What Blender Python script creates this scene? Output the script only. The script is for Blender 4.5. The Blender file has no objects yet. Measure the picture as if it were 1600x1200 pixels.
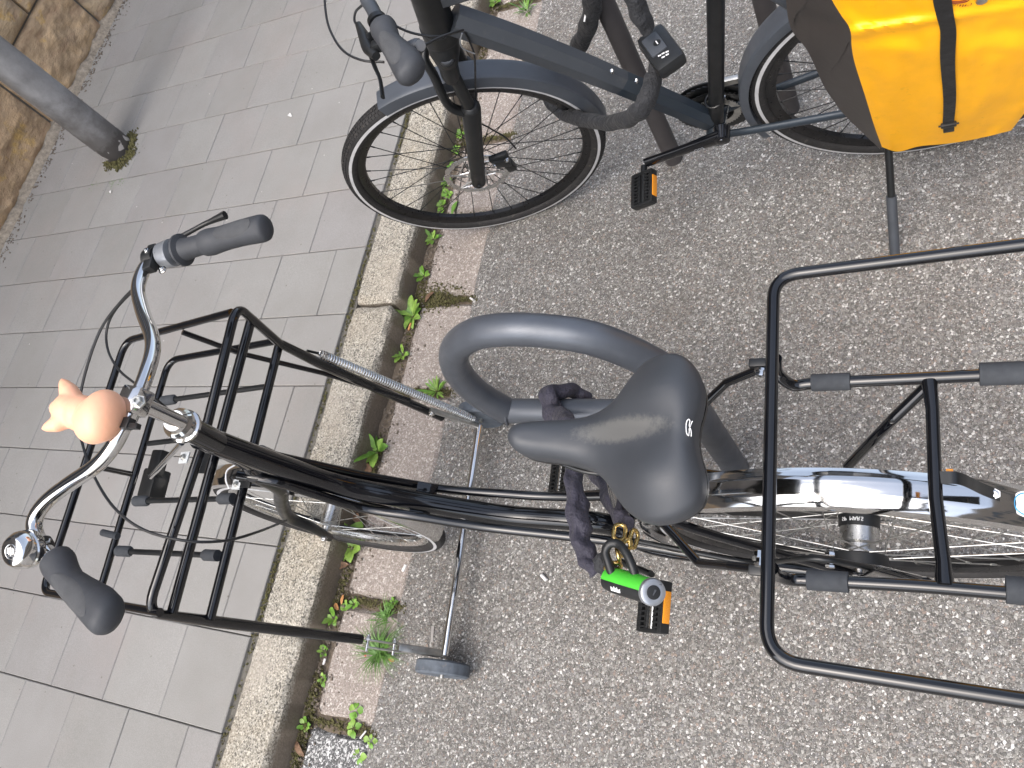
import bpy, bmesh, math, random
import numpy as np
from mathutils import Vector, Matrix
random.seed(7); rng = np.random.default_rng(7)
D = bpy.data; SC = bpy.context.scene; COL = SC.collection
V = Vector

# ------------------------------------------------------------------ camera
CAM_H = 1.84
RM = np.array([[0.18929534, -0.87812303, -0.43939416], [-0.91413677, 0.00577718, -0.40536476], [0.35849859, 0.47840002, -0.80163095]])
FPX = 1277.3
cam = D.cameras.new('camera'); camo = D.objects.new('camera', cam); COL.objects.link(camo)
cam.sensor_width = 36; cam.lens = FPX / 1600 * 36; cam.clip_start = 0.02; cam.clip_end = 300
r_, d_, f_ = RM
camo.matrix_world = Matrix(((r_[0], -d_[0], -f_[0], 0), (r_[1], -d_[1], -f_[1], 0), (r_[2], -d_[2], -f_[2], CAM_H), (0, 0, 0, 1)))
SC.camera = camo
# ------------------------------------------------------------------ light
SUN_EL, SUN_AZ = 60, 285      # azimuth measured from +Y towards +X
w = D.worlds.new('World'); SC.world = w; w.use_nodes = True
nt = w.node_tree; bg = nt.nodes['Background']
sky = nt.nodes.new('ShaderNodeTexSky'); sky.sky_type = 'NISHITA'; sky.sun_disc = False
sky.sun_elevation = math.radians(SUN_EL); sky.sun_rotation = math.radians(SUN_AZ)
sky.air_density = 1.0; sky.dust_density = 4.0; sky.ozone_density = 1.0
hs_ = nt.nodes.new('ShaderNodeHueSaturation'); hs_.inputs['Saturation'].default_value = .64   # thin cloud veil
nt.links.new(sky.outputs[0], hs_.inputs['Color']); nt.links.new(hs_.outputs[0], bg.inputs[0]); bg.inputs[1].default_value = 0.15
sl = D.lights.new('sun', 'SUN'); sl.energy = 0.85; sl.angle = math.radians(80); sl.color = (1, .955, .89)
so = D.objects.new('sun', sl); COL.objects.link(so)
az, el = math.radians(SUN_AZ), math.radians(SUN_EL)
sd = V((math.sin(az) * math.cos(el), math.cos(az) * math.cos(el), math.sin(el)))
so.rotation_euler = sd.to_track_quat('Z', 'Y').to_euler(); so.location = (0, 0, 8)
SC.view_settings.view_transform = 'Standard'; SC.view_settings.look = 'None'
SC.view_settings.exposure = 1.33; SC.view_settings.gamma = 1; SC.view_settings.use_curve_mapping = False

# ------------------------------------------------------------------ surveying helpers (photogrammetry on known planes)
def ray(px, py):
    d = RM.T @ np.array([px - 800, py - 600, FPX]); return V(d)
def atz(px, py, z):
    d = ray(px, py); t = (z - CAM_H) / d.z; return V((0, 0, CAM_H)) + d * t
class Frame:
    """local frame of a leaning bicycle: a forward, b right, c up along its own plane"""
    def __init__(s, x, y, yaw, lean):
        s.C = V((x, y, 0)); s.fw = V((-math.sin(yaw), math.cos(yaw), 0)); r0 = V((math.cos(yaw), math.sin(yaw), 0))
        s.up = V((0, 0, 1)) * math.cos(lean) - r0 * math.sin(lean); s.rt = r0 * math.cos(lean) + V((0, 0, 1)) * math.sin(lean)
    def p(s, a, b, c): return s.C + s.fw * a + s.rt * b + s.up * c
    def pl(s, px, py, b=0.0):
        d = ray(px, py); o = V((0, 0, CAM_H)); t = (s.C + s.rt * b - o).dot(s.rt) / d.dot(s.rt); return o + d * t
B1 = Frame(.405, .15, .024, .08); F1 = Frame(.343, 1.36, -.012, -.009)
B2 = Frame(1.47, .065, .06, .21); F2 = Frame(1.405, 1.167, .263, .21)

# ------------------------------------------------------------------ materials
def newmat(name):
    m = D.materials.new(name); m.use_nodes = True; n = m.node_tree.nodes; b = n['Principled BSDF']
    return m, m.node_tree, b
def node(t, kind, **kw):
    n = t.nodes.new(kind)
    for k, v in kw.items():
        if k in n.inputs: n.inputs[k].default_value = v
        else: setattr(n, k, v)
    return n
def lk(t, a, b): t.links.new(a, b)
def pos(t):
    return node(t, 'ShaderNodeNewGeometry').outputs['Position']
def noise(t, scale, detail=4, rough=.55, vec=None):
    n = node(t, 'ShaderNodeTexNoise'); n.inputs['Scale'].default_value = scale; n.inputs['Detail'].default_value = detail; n.inputs['Roughness'].default_value = rough
    lk(t, vec if vec is not None else pos(t), n.inputs['Vector']); return n
def ramp(t, fac, stops, interp='LINEAR'):
    r = node(t, 'ShaderNodeValToRGB'); e = r.color_ramp; e.interpolation = interp
    while len(e.elements) < len(stops): e.elements.new(.5)
    for el_, (p, c) in zip(e.elements, stops):
        el_.position = p; el_.color = (c, c, c, 1) if isinstance(c, (int, float)) else (*c, 1)
    lk(t, fac, r.inputs[0]); return r.outputs[0]
def mix(t, fac, a, b, mode='MIX'):
    m = node(t, 'ShaderNodeMix', data_type='RGBA', blend_type=mode)
    for v, i in ((fac, 0), (a, 6), (b, 7)):
        if hasattr(v, 'links') or hasattr(v, 'is_linked'): lk(t, v, m.inputs[i])
        elif i == 0: m.inputs[0].default_value = v
        else: m.inputs[i].default_value = (*v, 1)
    return m.outputs[2]
def bump(t, b, h, strength, dist, prev=None):
    n = node(t, 'ShaderNodeBump'); n.inputs['Strength'].default_value = strength; n.inputs['Distance'].default_value = dist
    lk(t, h, n.inputs['Height'])
    if prev is not None: lk(t, prev, n.inputs['Normal'])
    lk(t, n.outputs[0], b.inputs['Normal']); return n.outputs[0]
def simple(name, col, rough=.5, metal=0, var=.12, nscale=30, bstr=.15, bdist=.0006, bscale=300, rvar=.08, coat=0, spec=.5, dirt=0):
    m, t, b = newmat(name)
    n = noise(t, nscale, 5); lo = tuple(c * (1 - var) for c in col); hi = tuple(min(1, c * (1 + var)) for c in col)
    c = ramp(t, n.outputs[0], [(.3, lo), (.7, hi)])
    if dirt:
        n3 = noise(t, 55, 8, .7); f = ramp(t, n3.outputs[0], [(.58, 0.0), (.72, dirt)]); c = mix(t, f, c, (.22, .19, .16))
    lk(t, c, b.inputs['Base Color'])
    b.inputs['Metallic'].default_value = metal; b.inputs['Specular IOR Level'].default_value = spec
    n2 = noise(t, nscale * 2.3, 6); rr = ramp(t, n2.outputs[0], [(.3, max(0, rough - rvar)), (.7, min(1, rough + rvar))]); lk(t, rr, b.inputs['Roughness'])
    if coat: b.inputs['Coat Weight'].default_value = coat; b.inputs['Coat Roughness'].default_value = .05
    if bstr:
        n4 = noise(t, bscale, 3); bump(t, b, n4.outputs[0], bstr, bdist)
    return m
def m_aggregate(name, cols, binder, scale, bdist=.0022, tint=None, rough=.75):
    """exposed stones of several sizes in a binder"""
    m, t, b = newmat(name); P = pos(t)
    wob = noise(t, 90, 2); 
    vm = node(t, 'ShaderNodeVectorMath', operation='MULTIPLY_ADD'); lk(t, wob.outputs[1], vm.inputs[0]); vm.inputs[1].default_value = (.006, .006, .006); lk(t, P, vm.inputs[2]); PP = vm.outputs[0]
    def layer(s):
        v = node(t, 'ShaderNodeTexVoronoi'); v.inputs['Scale'].default_value = s; v.inputs['Randomness'].default_value = 1; lk(t, PP, v.inputs['Vector'])
        e = node(t, 'ShaderNodeTexVoronoi', feature='DISTANCE_TO_EDGE'); e.inputs['Scale'].default_value = s; lk(t, PP, e.inputs['Vector'])
        sp = node(t, 'ShaderNodeSeparateColor'); lk(t, v.outputs['Color'], sp.inputs[0])
        return ramp(t, sp.outputs[0], cols, 'CONSTANT'), e.outputs[0], sp.outputs[1]
    cA, eA, gA = layer(scale); cB, eB, gB = layer(scale * 2.1)
    fA = ramp(t, eA, [(.03, 0.0), (.10, 1.0)]); fB = ramp(t, eB, [(.03, 0.0), (.12, 1.0)])
    small = mix(t, fB, binder, cB)
    keep = ramp(t, gA, [(.0, 1.0), (.62, 0.0)], 'CONSTANT')
    mul = node(t, 'ShaderNodeMath', operation='MULTIPLY'); lk(t, keep, mul.inputs[0]); lk(t, fA, mul.inputs[1])
    c = mix(t, mul.outputs[0], small, cA)
    nn = noise(t, 420, 3); c = mix(t, .35, c, ramp(t, nn.outputs[0], [(.3, .25), (.7, .75)]), 'OVERLAY')
    n1 = noise(t, 3.2, 6, .6); c = mix(t, .5, c, ramp(t, n1.outputs[0], [(.25, (.42, .41, .40)), (.75, (.61, .61, .605))]), 'OVERLAY')
    n2 = noise(t, 1.1, 5, .7); c = mix(t, ramp(t, n2.outputs[0], [(.56, 0.0), (.72, .35)]), c, tint or (.14, .11, .085))
    lk(t, c, b.inputs['Base Color'])
    rr = ramp(t, gA, [(.0, rough - .2), (1, rough + .1)]); lk(t, rr, b.inputs['Roughness']); b.inputs['Specular IOR Level'].default_value = .45
    h = node(t, 'ShaderNodeMath', operation='MULTIPLY_ADD'); lk(t, mul.outputs[0], h.inputs[0]); h.inputs[1].default_value = .8; lk(t, fB, h.inputs[2])
    bump(t, b, h.outputs[0], .75, bdist); return m
AGG = [(0, (.23, .218, .20)), (.14, (.14, .134, .126)), (.3, (.285, .272, .25)), (.42, (.37, .357, .335)), (.54, (.20, .18, .162)), (.62, (.50, .485, .455)), (.70, (.225, .22, .217)), (.80, (.33, .31, .28)), (.88, (.72, .705, .675)), (.94, (.33, .265, .225))]
M = {}
M['asphalt'] = m_aggregate('asphalt exposed stone', AGG, (.085, .080, .073), 182, .0018)
PNK = [(0, (.36, .31, .275)), (.2, (.29, .25, .22)), (.4, (.45, .39, .35)), (.6, (.54, .48, .435)), (.75, (.33, .285, .25)), (.88, (.62, .575, .53))]
M['gutter_stone'] = m_aggregate('pink concrete aggregate', PNK, (.235, .195, .17), 190, .001, (.24, .19, .15))
M['gutter_dark'] = m_aggregate('dark terrazzo aggregate', [(0, (.10, .10, .10)), (.4, (.17, .17, .17)), (.62, (.55, .55, .54)), (.85, (.7, .7, .69))], (.08, .08, .08), 170, .0008)
def m_slab():
    m, t, b = newmat('concrete paving slab'); oi = node(t, 'ShaderNodeObjectInfo')
    c0 = ramp(t, oi.outputs['Random'], [(0, (.240, .233, .220)), (.35, (.262, .255, .242)), (.7, (.248, .238, .230)), (1, (.270, .263, .249))])
    n1 = noise(t, 5, 6, .6); c = mix(t, .45, c0, ramp(t, n1.outputs[0], [(.3, (.42, .415, .40)), (.7, (.57, .57, .57))]), 'OVERLAY')
    n2 = noise(t, 500, 2); c = mix(t, .35, c, ramp(t, n2.outputs[0], [(.35, .32), (.65, .68)]), 'OVERLAY')
    n5 = noise(t, 2.2, 5, .7); c = mix(t, ramp(t, n5.outputs[0], [(.52, 0.0), (.75, .28)]), c, (.31, .255, .232))
    v = node(t, 'ShaderNodeTexVoronoi'); v.inputs['Scale'].default_value = 16; lk(t, pos(t), v.inputs['Vector'])
    c = mix(t, ramp(t, v.outputs['Distance'], [(.03, .75), (.06, 0.0)]), c, (.12, .105, .09))
    v2 = node(t, 'ShaderNodeTexVoronoi'); v2.inputs['Scale'].default_value = 9; lk(t, pos(t), v2.inputs['Vector'])
    c = mix(t, ramp(t, v2.outputs['Distance'], [(.015, .8), (.03, 0.0)]), c, (.6, .58, .54))
    lk(t, c, b.inputs['Base Color']); b.inputs['Roughness'].default_value = .82
    bb = bump(t, b, n2.outputs[0], .25, .0008); n4 = noise(t, 60, 3); bump(t, b, n4.outputs[0], .15, .001, bb); return m
M['slab'] = m_slab()
def m_granite(name, cols, edge=(.2, .17, .12)):
    m, t, b = newmat(name)
    n1 = noise(t, 210, 3, .6); c = ramp(t, n1.outputs[0], cols)
    v = node(t, 'ShaderNodeTexVoronoi'); v.inputs['Scale'].default_value = 260; lk(t, pos(t), v.inputs['Vector'])
    sp = node(t, 'ShaderNodeSeparateColor'); lk(t, v.outputs['Color'], sp.inputs[0])
    c = mix(t, ramp(t, sp.outputs[0], [(.80, 0.0), (.83, .85)]), c, (.075, .068, .06)); c = mix(t, ramp(t, sp.outputs[1], [(.88, 0.0), (.9, .7)]), c, (.62, .57, .48))
    n2 = noise(t, 6, 6, .7); c = mix(t, ramp(t, n2.outputs[0], [(.45, 0.0), (.75, .5)]), c, (.34, .27, .17))
    n3 = noise(t, 3, 4, .7); c = mix(t, ramp(t, n3.outputs[0], [(.5, 0.0), (.8, .4)]), c, (.42, .41, .40))
    # darker brown below the top edge, with an uneven border
    g = node(t, 'ShaderNodeSeparateXYZ'); lk(t, pos(t), g.inputs[0]); nz = noise(t, 14, 5, .7)
    ad = node(t, 'ShaderNodeMath', operation='MULTIPLY_ADD'); lk(t, nz.outputs[0], ad.inputs[0]); ad.inputs[1].default_value = .05; lk(t, g.outputs['Z'], ad.inputs[2])
    c = mix(t, ramp(t, ad.outputs[0], [(.088, .9), (.118, 0.0)]), c, (.125, .098, .072))
    lk(t, c, b.inputs['Base Color']); b.inputs['Roughness'].default_value = .8
    bb = bump(t, b, n1.outputs[0], .5, .002); n5 = noise(t, 40, 4); bump(t, b, n5.outputs[0], .5, .004, bb); return m
M['granite'] = m_granite('granite kerb', [(.32, (.13, .115, .09)), (.46, (.27, .25, .205)), (.56, (.37, .345, .295)), (.72, (.50, .47, .41))])
def m_soil(name, a, b_, c_, sc=60):
    m, t, b = newmat(name); n1 = noise(t, sc, 8, .75); c = ramp(t, n1.outputs[0], [(.3, a), (.55, b_), (.75, c_)]); lk(t, c, b.inputs['Base Color']); b.inputs['Roughness'].default_value = .95
    bump(t, b, n1.outputs[0], .9, .006); return m
M['soil'] = m_soil('gutter soil', (.08, .062, .045), (.17, .135, .10), (.29, .24, .185))
M['joint'] = m_soil('sand joint', (.10, .092, .078), (.15, .14, .12), (.19, .178, .15), 90)
M['moss'] = m_soil('moss', (.055, .045, .022), (.095, .088, .032), (.14, .15, .04), 45)
M['grit'] = m_soil('grit', (.09, .075, .06), (.2, .165, .13), (.36, .32, .27), 300)
M['mortar'] = m_soil('wall mortar', (.14, .12, .095), (.30, .255, .20), (.42, .385, .32), 45)
def m_sand():
    m, t, b = newmat('rough sandstone'); P = pos(t); oi = node(t, 'ShaderNodeObjectInfo')
    c0 = ramp(t, oi.outputs['Random'], [(0, (.42, .29, .18)), (.4, (.47, .34, .22)), (.7, (.38, .29, .20)), (1, (.50, .35, .20))])
    mp = node(t, 'ShaderNodeMapping'); lk(t, P, mp.inputs[0]); mp.inputs['Scale'].default_value = (1, 1, 2.6); mp.inputs['Rotation'].default_value = (0, .35, 0)
    n1 = noise(t, 7, 8, .65, mp.outputs[0]); c = mix(t, .9, c0, ramp(t, n1.outputs[0], [(.3, (.36, .32, .30)), (.5, (.5, .5, .48)), (.7, (.66, .64, .58))]), 'OVERLAY')
    n2 = noise(t, 5, 5, .7); c = mix(t, ramp(t, n2.outputs[0], [(.58, 0.0), (.66, .65)]), c, (.60, .38, .11))
    n3 = noise(t, 11, 6, .7); c = mix(t, ramp(t, n3.outputs[0], [(.55, 0.0), (.72, .6)]), c, (.20, .135, .09))
    n6 = noise(t, 4, 6, .7); c = mix(t, ramp(t, n6.outputs[0], [(.6, 0.0), (.7, .5)]), c, (.33, .31, .28))
    lk(t, c, b.inputs['Base Color']); b.inputs['Roughness'].default_value = .9
    bb = bump(t, b, n1.outputs[0], .8, .02); n4 = noise(t, 130, 5); bb = bump(t, b, n4.outputs[0], .4, .003, bb); bump(t, b, n3.outputs[0], .6, .012, bb); return m
M['sandstone'] = m_sand()
def m_galv():
    m, t, b = newmat('weathered galvanised steel'); n1 = noise(t, 9, 6, .65); n2 = noise(t, 60, 4)
    g = node(t, 'ShaderNodeSeparateXYZ'); lk(t, pos(t), g.inputs[0])
    c = ramp(t, n1.outputs[0], [(.3, (.20, .20, .205)), (.5, (.30, .30, .305)), (.72, (.40, .40, .405))])
    # dark bitumen paint band at the foot
    ad = node(t, 'ShaderNodeMath', operation='MULTIPLY_ADD'); lk(t, n2.outputs[0], ad.inputs[0]); ad.inputs[1].default_value = .06; lk(t, g.outputs['Z'], ad.inputs[2])
    c = mix(t, ramp(t, ad.outputs[0], [(.20, 1.0), (.225, 0.0)]), c, (.05, .05, .055))
    ad2 = node(t, 'ShaderNodeMath', operation='MULTIPLY_ADD'); lk(t, n1.outputs[0], ad2.inputs[0]); ad2.inputs[1].default_value = .5; lk(t, g.outputs['Z'], ad2.inputs[2])
    c = mix(t, ramp(t, ad2.outputs[0], [(.48, .72), (.72, 0.0)]), c, (.11, .10, .092))
    nf = noise(t, 24, 3, .4); low = ramp(t, g.outputs['Z'], [(.17, 1.0), (.20, 0.0)])
    ff = node(t, 'ShaderNodeMath', operation='MULTIPLY'); lk(t, ramp(t, nf.outputs[0], [(.57, 0.0), (.6, 1.0)]), ff.inputs[0]); lk(t, low, ff.inputs[1])
    c = mix(t, ff.outputs[0], c, (.55, .52, .5))
    lk(t, c, b.inputs['Base Color']); b.inputs['Metallic'].default_value = .55; lk(t, ramp(t, n1.outputs[0], [(.3, .38), (.7, .6)]), b.inputs['Roughness']); bump(t, b, n2.outputs[0], .3, .001); return m
M['galv'] = m_galv()
M['stand_paint'] = simple('grey powder coated steel', (.092, .102, .120), .36, .35, .12, 12, .35, .0008, 420)
M['stand_dark'] = simple('dark brown grey paint', (.058, .053, .054), .55, .1, .12, 12, .25, .0008, 300)
M['gloss_black'] = simple('gloss black paint', (.004, .0045, .006), .08, 0, .2, 20, .03, .0003, 300, .04, .3, dirt=.0)
M['satin_black'] = simple('satin black metal', (.008, .009, .010), .35, 0, .2, 20, .08, .0004, 300)
M['chrome'] = simple('chrome', (.66, .66, .655), .09, 1, .06, 15, .08, .0005, 60, .04)
M['alu'] = simple('brushed aluminium', (.62, .62, .61), .3, 1, .1, 40, .15, .0004, 300, .1)
M['zinc'] = simple('zinc plated steel', (.50, .50, .48), .38, 1, .2, 60, .2, .0005, 300, .12, dirt=.3)
M['rubber'] = simple('grey black rubber grip', (.040, .043, .049), .62, 0, .12, 30, .3, .0006, 700)
M['rubber_pad'] = simple('knurled grip pad', (.062, .064, .068), .8, 0, .12, 30, .8, .0012, 900)
M['foam'] = simple('foam rubber sleeve', (.036, .040, .046), .85, 0, .15, 50, .2, .0005, 600)
M['vinyl'] = simple('saddle vinyl', (.040, .044, .051), .50, 0, .08, 9, .28, .0005, 900, .05, dirt=.0)
def wear():
    m = M['vinyl']; t = m.node_tree; b = t.nodes['Principled BSDF']; src = b.inputs['Base Color'].links[0].from_socket
    c = atz(965, 668, .945); mp = node(t, 'ShaderNodeMapping'); mp.inputs['Location'].default_value = (-c.x, -c.y, 0); lk(t, pos(t), mp.inputs[0])
    m2 = node(t, 'ShaderNodeMapping'); m2.inputs['Scale'].default_value = (62, 15, 0); lk(t, mp.outputs[0], m2.inputs[0])
    ln = node(t, 'ShaderNodeVectorMath', operation='LENGTH'); lk(t, m2.outputs[0], ln.inputs[0]); n1 = noise(t, 160, 6, .8)
    ad = node(t, 'ShaderNodeMath', operation='MULTIPLY_ADD'); lk(t, n1.outputs[0], ad.inputs[0]); ad.inputs[1].default_value = -1.3; lk(t, ln.outputs['Value'], ad.inputs[2])
    lk(t, mix(t, ramp(t, ad.outputs[0], [(-.1, .48), (.5, 0.0)]), src, (.17, .165, .15)), b.inputs['Base Color'])
wear()
M['tyre'] = simple('tyre rubber', (.019, .018, .018), .75, 0, .2, 40, .35, .001, 260, dirt=.35)
M['tyre_small'] = simple('worn grey wheel rubber', (.085, .10, .12), .7, 0, .25, 60, .35, .001, 200, dirt=.4)
M['reflex'] = simple('reflective tyre stripe', (.60, .60, .61), .4, .2, .1, 30, .1)
M['rim_black'] = simple('black anodised rim', (.012, .012, .013), .32, .3, .2, 30, .05)
M['matte'] = simple('matte anthracite frame paint', (.055, .062, .072), .42, .2, .1, 8, .10, .0003, 900, dirt=.12)
M['matte_blue'] = simple('matte dark blue frame paint', (.028, .038, .050), .40, .2, .1, 8, .10, .0003, 900)
M['fender'] = simple('anthracite plastic mudguard', (.066, .075, .090), .42, .1, .1, 12, .1, .0004, 500)
M['fork'] = simple('black fork lower', (.010, .011, .012), .42, .1, .1, 14, .08)
M['plastic_black'] = simple('black plastic', (.011, .012, .013), .42, 0, .15, 30, .15, .0005, 500)
M['plastic_dark'] = simple('dark grey plastic', (.05, .056, .066), .45, 0, .15, 30, .15, .0005, 500)
M['amber'] = simple('amber reflector', (.80, .30, .02), .25, 0, .15, 900, .4, .0008, 900, spec=.7)
M['gold'] = simple('yellow zinc chain', (.62, .45, .17), .28, 1, .35, 90, .15, .0004, 300, .12)
M['green'] = simple('green lock cover', (.07, .50, .04), .45, 0, .08, 30, .1, .0005, 300)
M['silver_ring'] = simple('silver lock cap', (.36, .38, .41), .35, .7, .08, 40, .1)
M['pale_plate'] = simple('pale zinc plate', (.62, .64, .64), .4, .25, .06, 40, .1)
M['white'] = simple('white print', (.8, .8, .8), .5, 0, .03, 30, 0)
M['red_print'] = simple('dark red print', (.22, .02, .015), .5, 0, .03, 30, 0)
M['cable'] = simple('cable housing', (.012, .012, .013), .4, 0, .2, 30, 0)
M['steel_cable'] = simple('spring steel', (.72, .72, .71), .28, 1, .1, 60, .1, rvar=.1)
M['peach'] = simple('peach silicone', (.87, .47, .30), .5, 0, .03, 10, .05, .0003, 300, .04)
M['peach'].node_tree.nodes['Principled BSDF'].inputs['Subsurface Weight'].default_value = .25
M['peach'].node_tree.nodes['Principled BSDF'].inputs['Subsurface Radius'].default_value = (.01, .005, .003)
M['leaf'] = simple('weed leaf', (.125, .26, .035), .5, 0, .4, 60, .3, .001, 200)
M['leaf_pale'] = simple('pale weed leaf', (.20, .33, .06), .5, 0, .35, 60, .3, .001, 200)
M['grass'] = simple('grass blade', (.085, .18, .035), .5, 0, .5, 40, .2, .001, 200)
M['dry'] = simple('dry leaf', (.17, .10, .06), .75, 0, .5, 120, .4, .002, 120)
M['orange'] = simple('orange leaf', (.50, .24, .09), .6, 0, .25, 60, .2, .001, 120)
M['red_leaf'] = simple('red leaf', (.50, .13, .07), .6, 0, .25, 60, .2, .001, 120)
M['paper'] = simple('white paper', (.66, .64, .62), .8, 0, .1, 60, .1)
M['slip'] = simple('grey strip', (.36, .34, .32), .5, .2, .1, 60, .1)
def m_fabric(name, col, scale=900, fold=34, rough=.75):
    m, t, b = newmat(name); n1 = noise(t, fold, 4, .6)
    c = ramp(t, n1.outputs[0], [(.3, tuple(x * .8 for x in col)), (.7, tuple(x * 1.15 for x in col))]); lk(t, c, b.inputs['Base Color'])
    b.inputs['Roughness'].default_value = rough; b.inputs['Sheen Weight'].default_value = .05
    wv = noise(t, scale, 2); bb = bump(t, b, wv.outputs[0], .35, .0005); n5 = noise(t, 60, 3, .5); bb = bump(t, b, n5.outputs[0], .5, .004, bb); bump(t, b, n1.outputs[0], 1, .014, bb); return m
M['navy'] = m_fabric('navy nylon sleeve', (.030, .028, .044))
M['black_nylon'] = m_fabric('black nylon sleeve', (.017, .018, .021))
M['webbing'] = m_fabric('black webbing', (.004, .0035, .0035), 1200, 10)
def m_tarp(name, col, dirt, rough=.42):
    m, t, b = newmat(name); n1 = noise(t, 14, 5, .6)
    c = ramp(t, n1.outputs[0], [(.3, tuple(x * .93 for x in col)), (.7, tuple(min(1, x * 1.05) for x in col))])
    n2 = noise(t, 30, 8, .75); c = mix(t, ramp(t, n2.outputs[0], [(.60, 0.0), (.76, dirt)]), c, tuple(x * .35 for x in col))
    lk(t, c, b.inputs['Base Color']); b.inputs['Roughness'].default_value = rough
    wv = node(t, 'ShaderNodeTexVoronoi'); wv.inputs['Scale'].default_value = 700; lk(t, pos(t), wv.inputs['Vector'])
    bb = bump(t, b, wv.outputs['Distance'], .12, .0004); bump(t, b, n1.outputs[0], .35, .004, bb); return m
M['tarp_yellow'] = m_tarp('yellow tarpaulin', (.95, .44, .003), .5); M['tarp_black'] = m_tarp('black brown tarpaulin', (.042, .036, .033), .2)

# ------------------------------------------------------------------ mesh helpers
def empty(name, loc=(0, 0, 0), label=None, cat=None, group=None):
    o = D.objects.new(name, None); COL.objects.link(o); o.location = loc; o.empty_display_size = .05
    if label: o['label'] = label
    if cat: o['category'] = cat
    if group: o['group'] = group
    return o
def origin_of(o):
    p = V((0, 0, 0))
    while o is not None: p = p + o.location; o = o.parent
    return p
def obj(name, verts, faces, m, parent=None, smooth=True, angle=38, **props):
    me = D.meshes.new(name); og = origin_of(parent)
    me.from_pydata([tuple(V(v) - og) for v in verts], [], faces); me.validate()
    bm = bmesh.new(); bm.from_mesh(me); bmesh.ops.recalc_face_normals(bm, faces=bm.faces); bm.to_mesh(me); bm.free()
    if smooth:
        me.shade_smooth(); me.set_sharp_from_angle(angle=math.radians(angle))
    me.materials.append(m if not isinstance(m, str) else M[m])
    o = D.objects.new(name, me); COL.objects.link(o); o.parent = parent
    for k, v in props.items(): o[k] = v
    return o
class G:
    """geometry collector"""
    def __init__(s): s.v = []; s.f = []
    def add(s, v, f):
        k = len(s.v); s.v += [V(p) for p in v]; s.f += [tuple(i + k for i in q) for q in f]; return s
    def out(s, name, m, parent=None, **kw): return obj(name, s.v, s.f, m, parent, **kw)
def smoothpath(pts, n=8, closed=False):
    P = [V(p) for p in pts]
    if len(P) < 3: return P
    out = []; N = len(P); rngk = range(N if closed else N - 1)
    for i in rngk:
        p0 = P[(i - 1) % N] if (closed or i > 0) else P[0] * 2 - P[1]; p1 = P[i]; p2 = P[(i + 1) % N]; p3 = P[(i + 2) % N] if (closed or i + 2 < N) else P[-1] * 2 - P[-2]
        for k in range(n):
            t = k / n; out.append(.5 * ((2 * p1) + (-p0 + p2) * t + (2 * p0 - 5 * p1 + 4 * p2 - p3) * t * t + (-p0 + 3 * p1 - 3 * p2 + p3) * t ** 3))
    if not closed: out.append(P[-1])
    return out
def fillet(pts, r, n=7, closed=False):
    P = [V(p) for p in pts]; N = len(P); out = []
    for i in range(N):
        if not closed and i in (0, N - 1): out.append(P[i]); continue
        a, b, c = P[(i - 1) % N], P[i], P[(i + 1) % N]; u = (a - b); v = (c - b); rr = r if not isinstance(r, (list, tuple)) else r[i]
        lu, lv = u.length, v.length; u.normalize(); v.normalize(); ang = u.angle(v, 3.14)
        d = min(rr / max(math.tan(ang / 2), .01), lu * .49, lv * .49); s, e = b + u * d, b + v * d
        for k in range(n + 1):
            t = k / n; out.append(s * (1 - t) ** 2 + b * 2 * t * (1 - t) + e * t * t)
    return out
def g_tube(g, path, r, seg=12, closed=False, caps=True, sx=1.0, upv=None, rfun=None, rdir=None):
    P = [V(p) for p in path]; N = len(P); T = []
    for i in range(N):
        a = P[(i - 1) % N] if (closed or i > 0) else P[0]; b = P[(i + 1) % N] if (closed or i < N - 1) else P[-1]; t = (b - a)
        T.append(t.normalized() if t.length > 1e-9 else V((0, 0, 1)))
    u = V(upv) if upv is not None else (V((0, 0, 1)) if abs(T[0].z) < .9 else V((1, 0, 0)))
    u = (u - T[0] * u.dot(T[0])).normalized(); vs = []; fs = []
    for i in range(N):
        if upv is not None: u = V(upv)
        u = (u - T[i] * u.dot(T[i])); u = u.normalized() if u.length > 1e-6 else V((1, 0, 0)); w_ = T[i].cross(u)
        rr = r[i] if isinstance(r, (list, tuple, np.ndarray)) else r
        for k in range(seg):
            a = 2 * math.pi * k / seg; q = rfun(i / (N - 1), a) if rfun else (rdir(i / (N - 1), u * math.cos(a) + w_ * math.sin(a)) if rdir else 1)
            vs.append(P[i] + (u * math.cos(a) * rr + w_ * math.sin(a) * rr * sx) * q)
    for i in range(N if closed else N - 1):
        for k in range(seg):
            j = (i + 1) % N; fs.append((i * seg + k, i * seg + (k + 1) % seg, j * seg + (k + 1) % seg, j * seg + k))
    if caps and not closed:
        fs.append(tuple(range(seg))); fs.append(tuple((N - 1) * seg + k for k in range(seg)))
    return g.add(vs, fs)
def tube(name, path, r, m, parent, seg=14, **kw):
    props = {k: kw.pop(k) for k in list(kw) if k in ('label', 'kind')}
    return g_tube(G(), path, r, seg, **kw).out(name, m, parent, **props)
def lerp_r(path_n, vals): return list(np.interp(np.linspace(0, 1, path_n), np.linspace(0, 1, len(vals)), vals))
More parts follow.
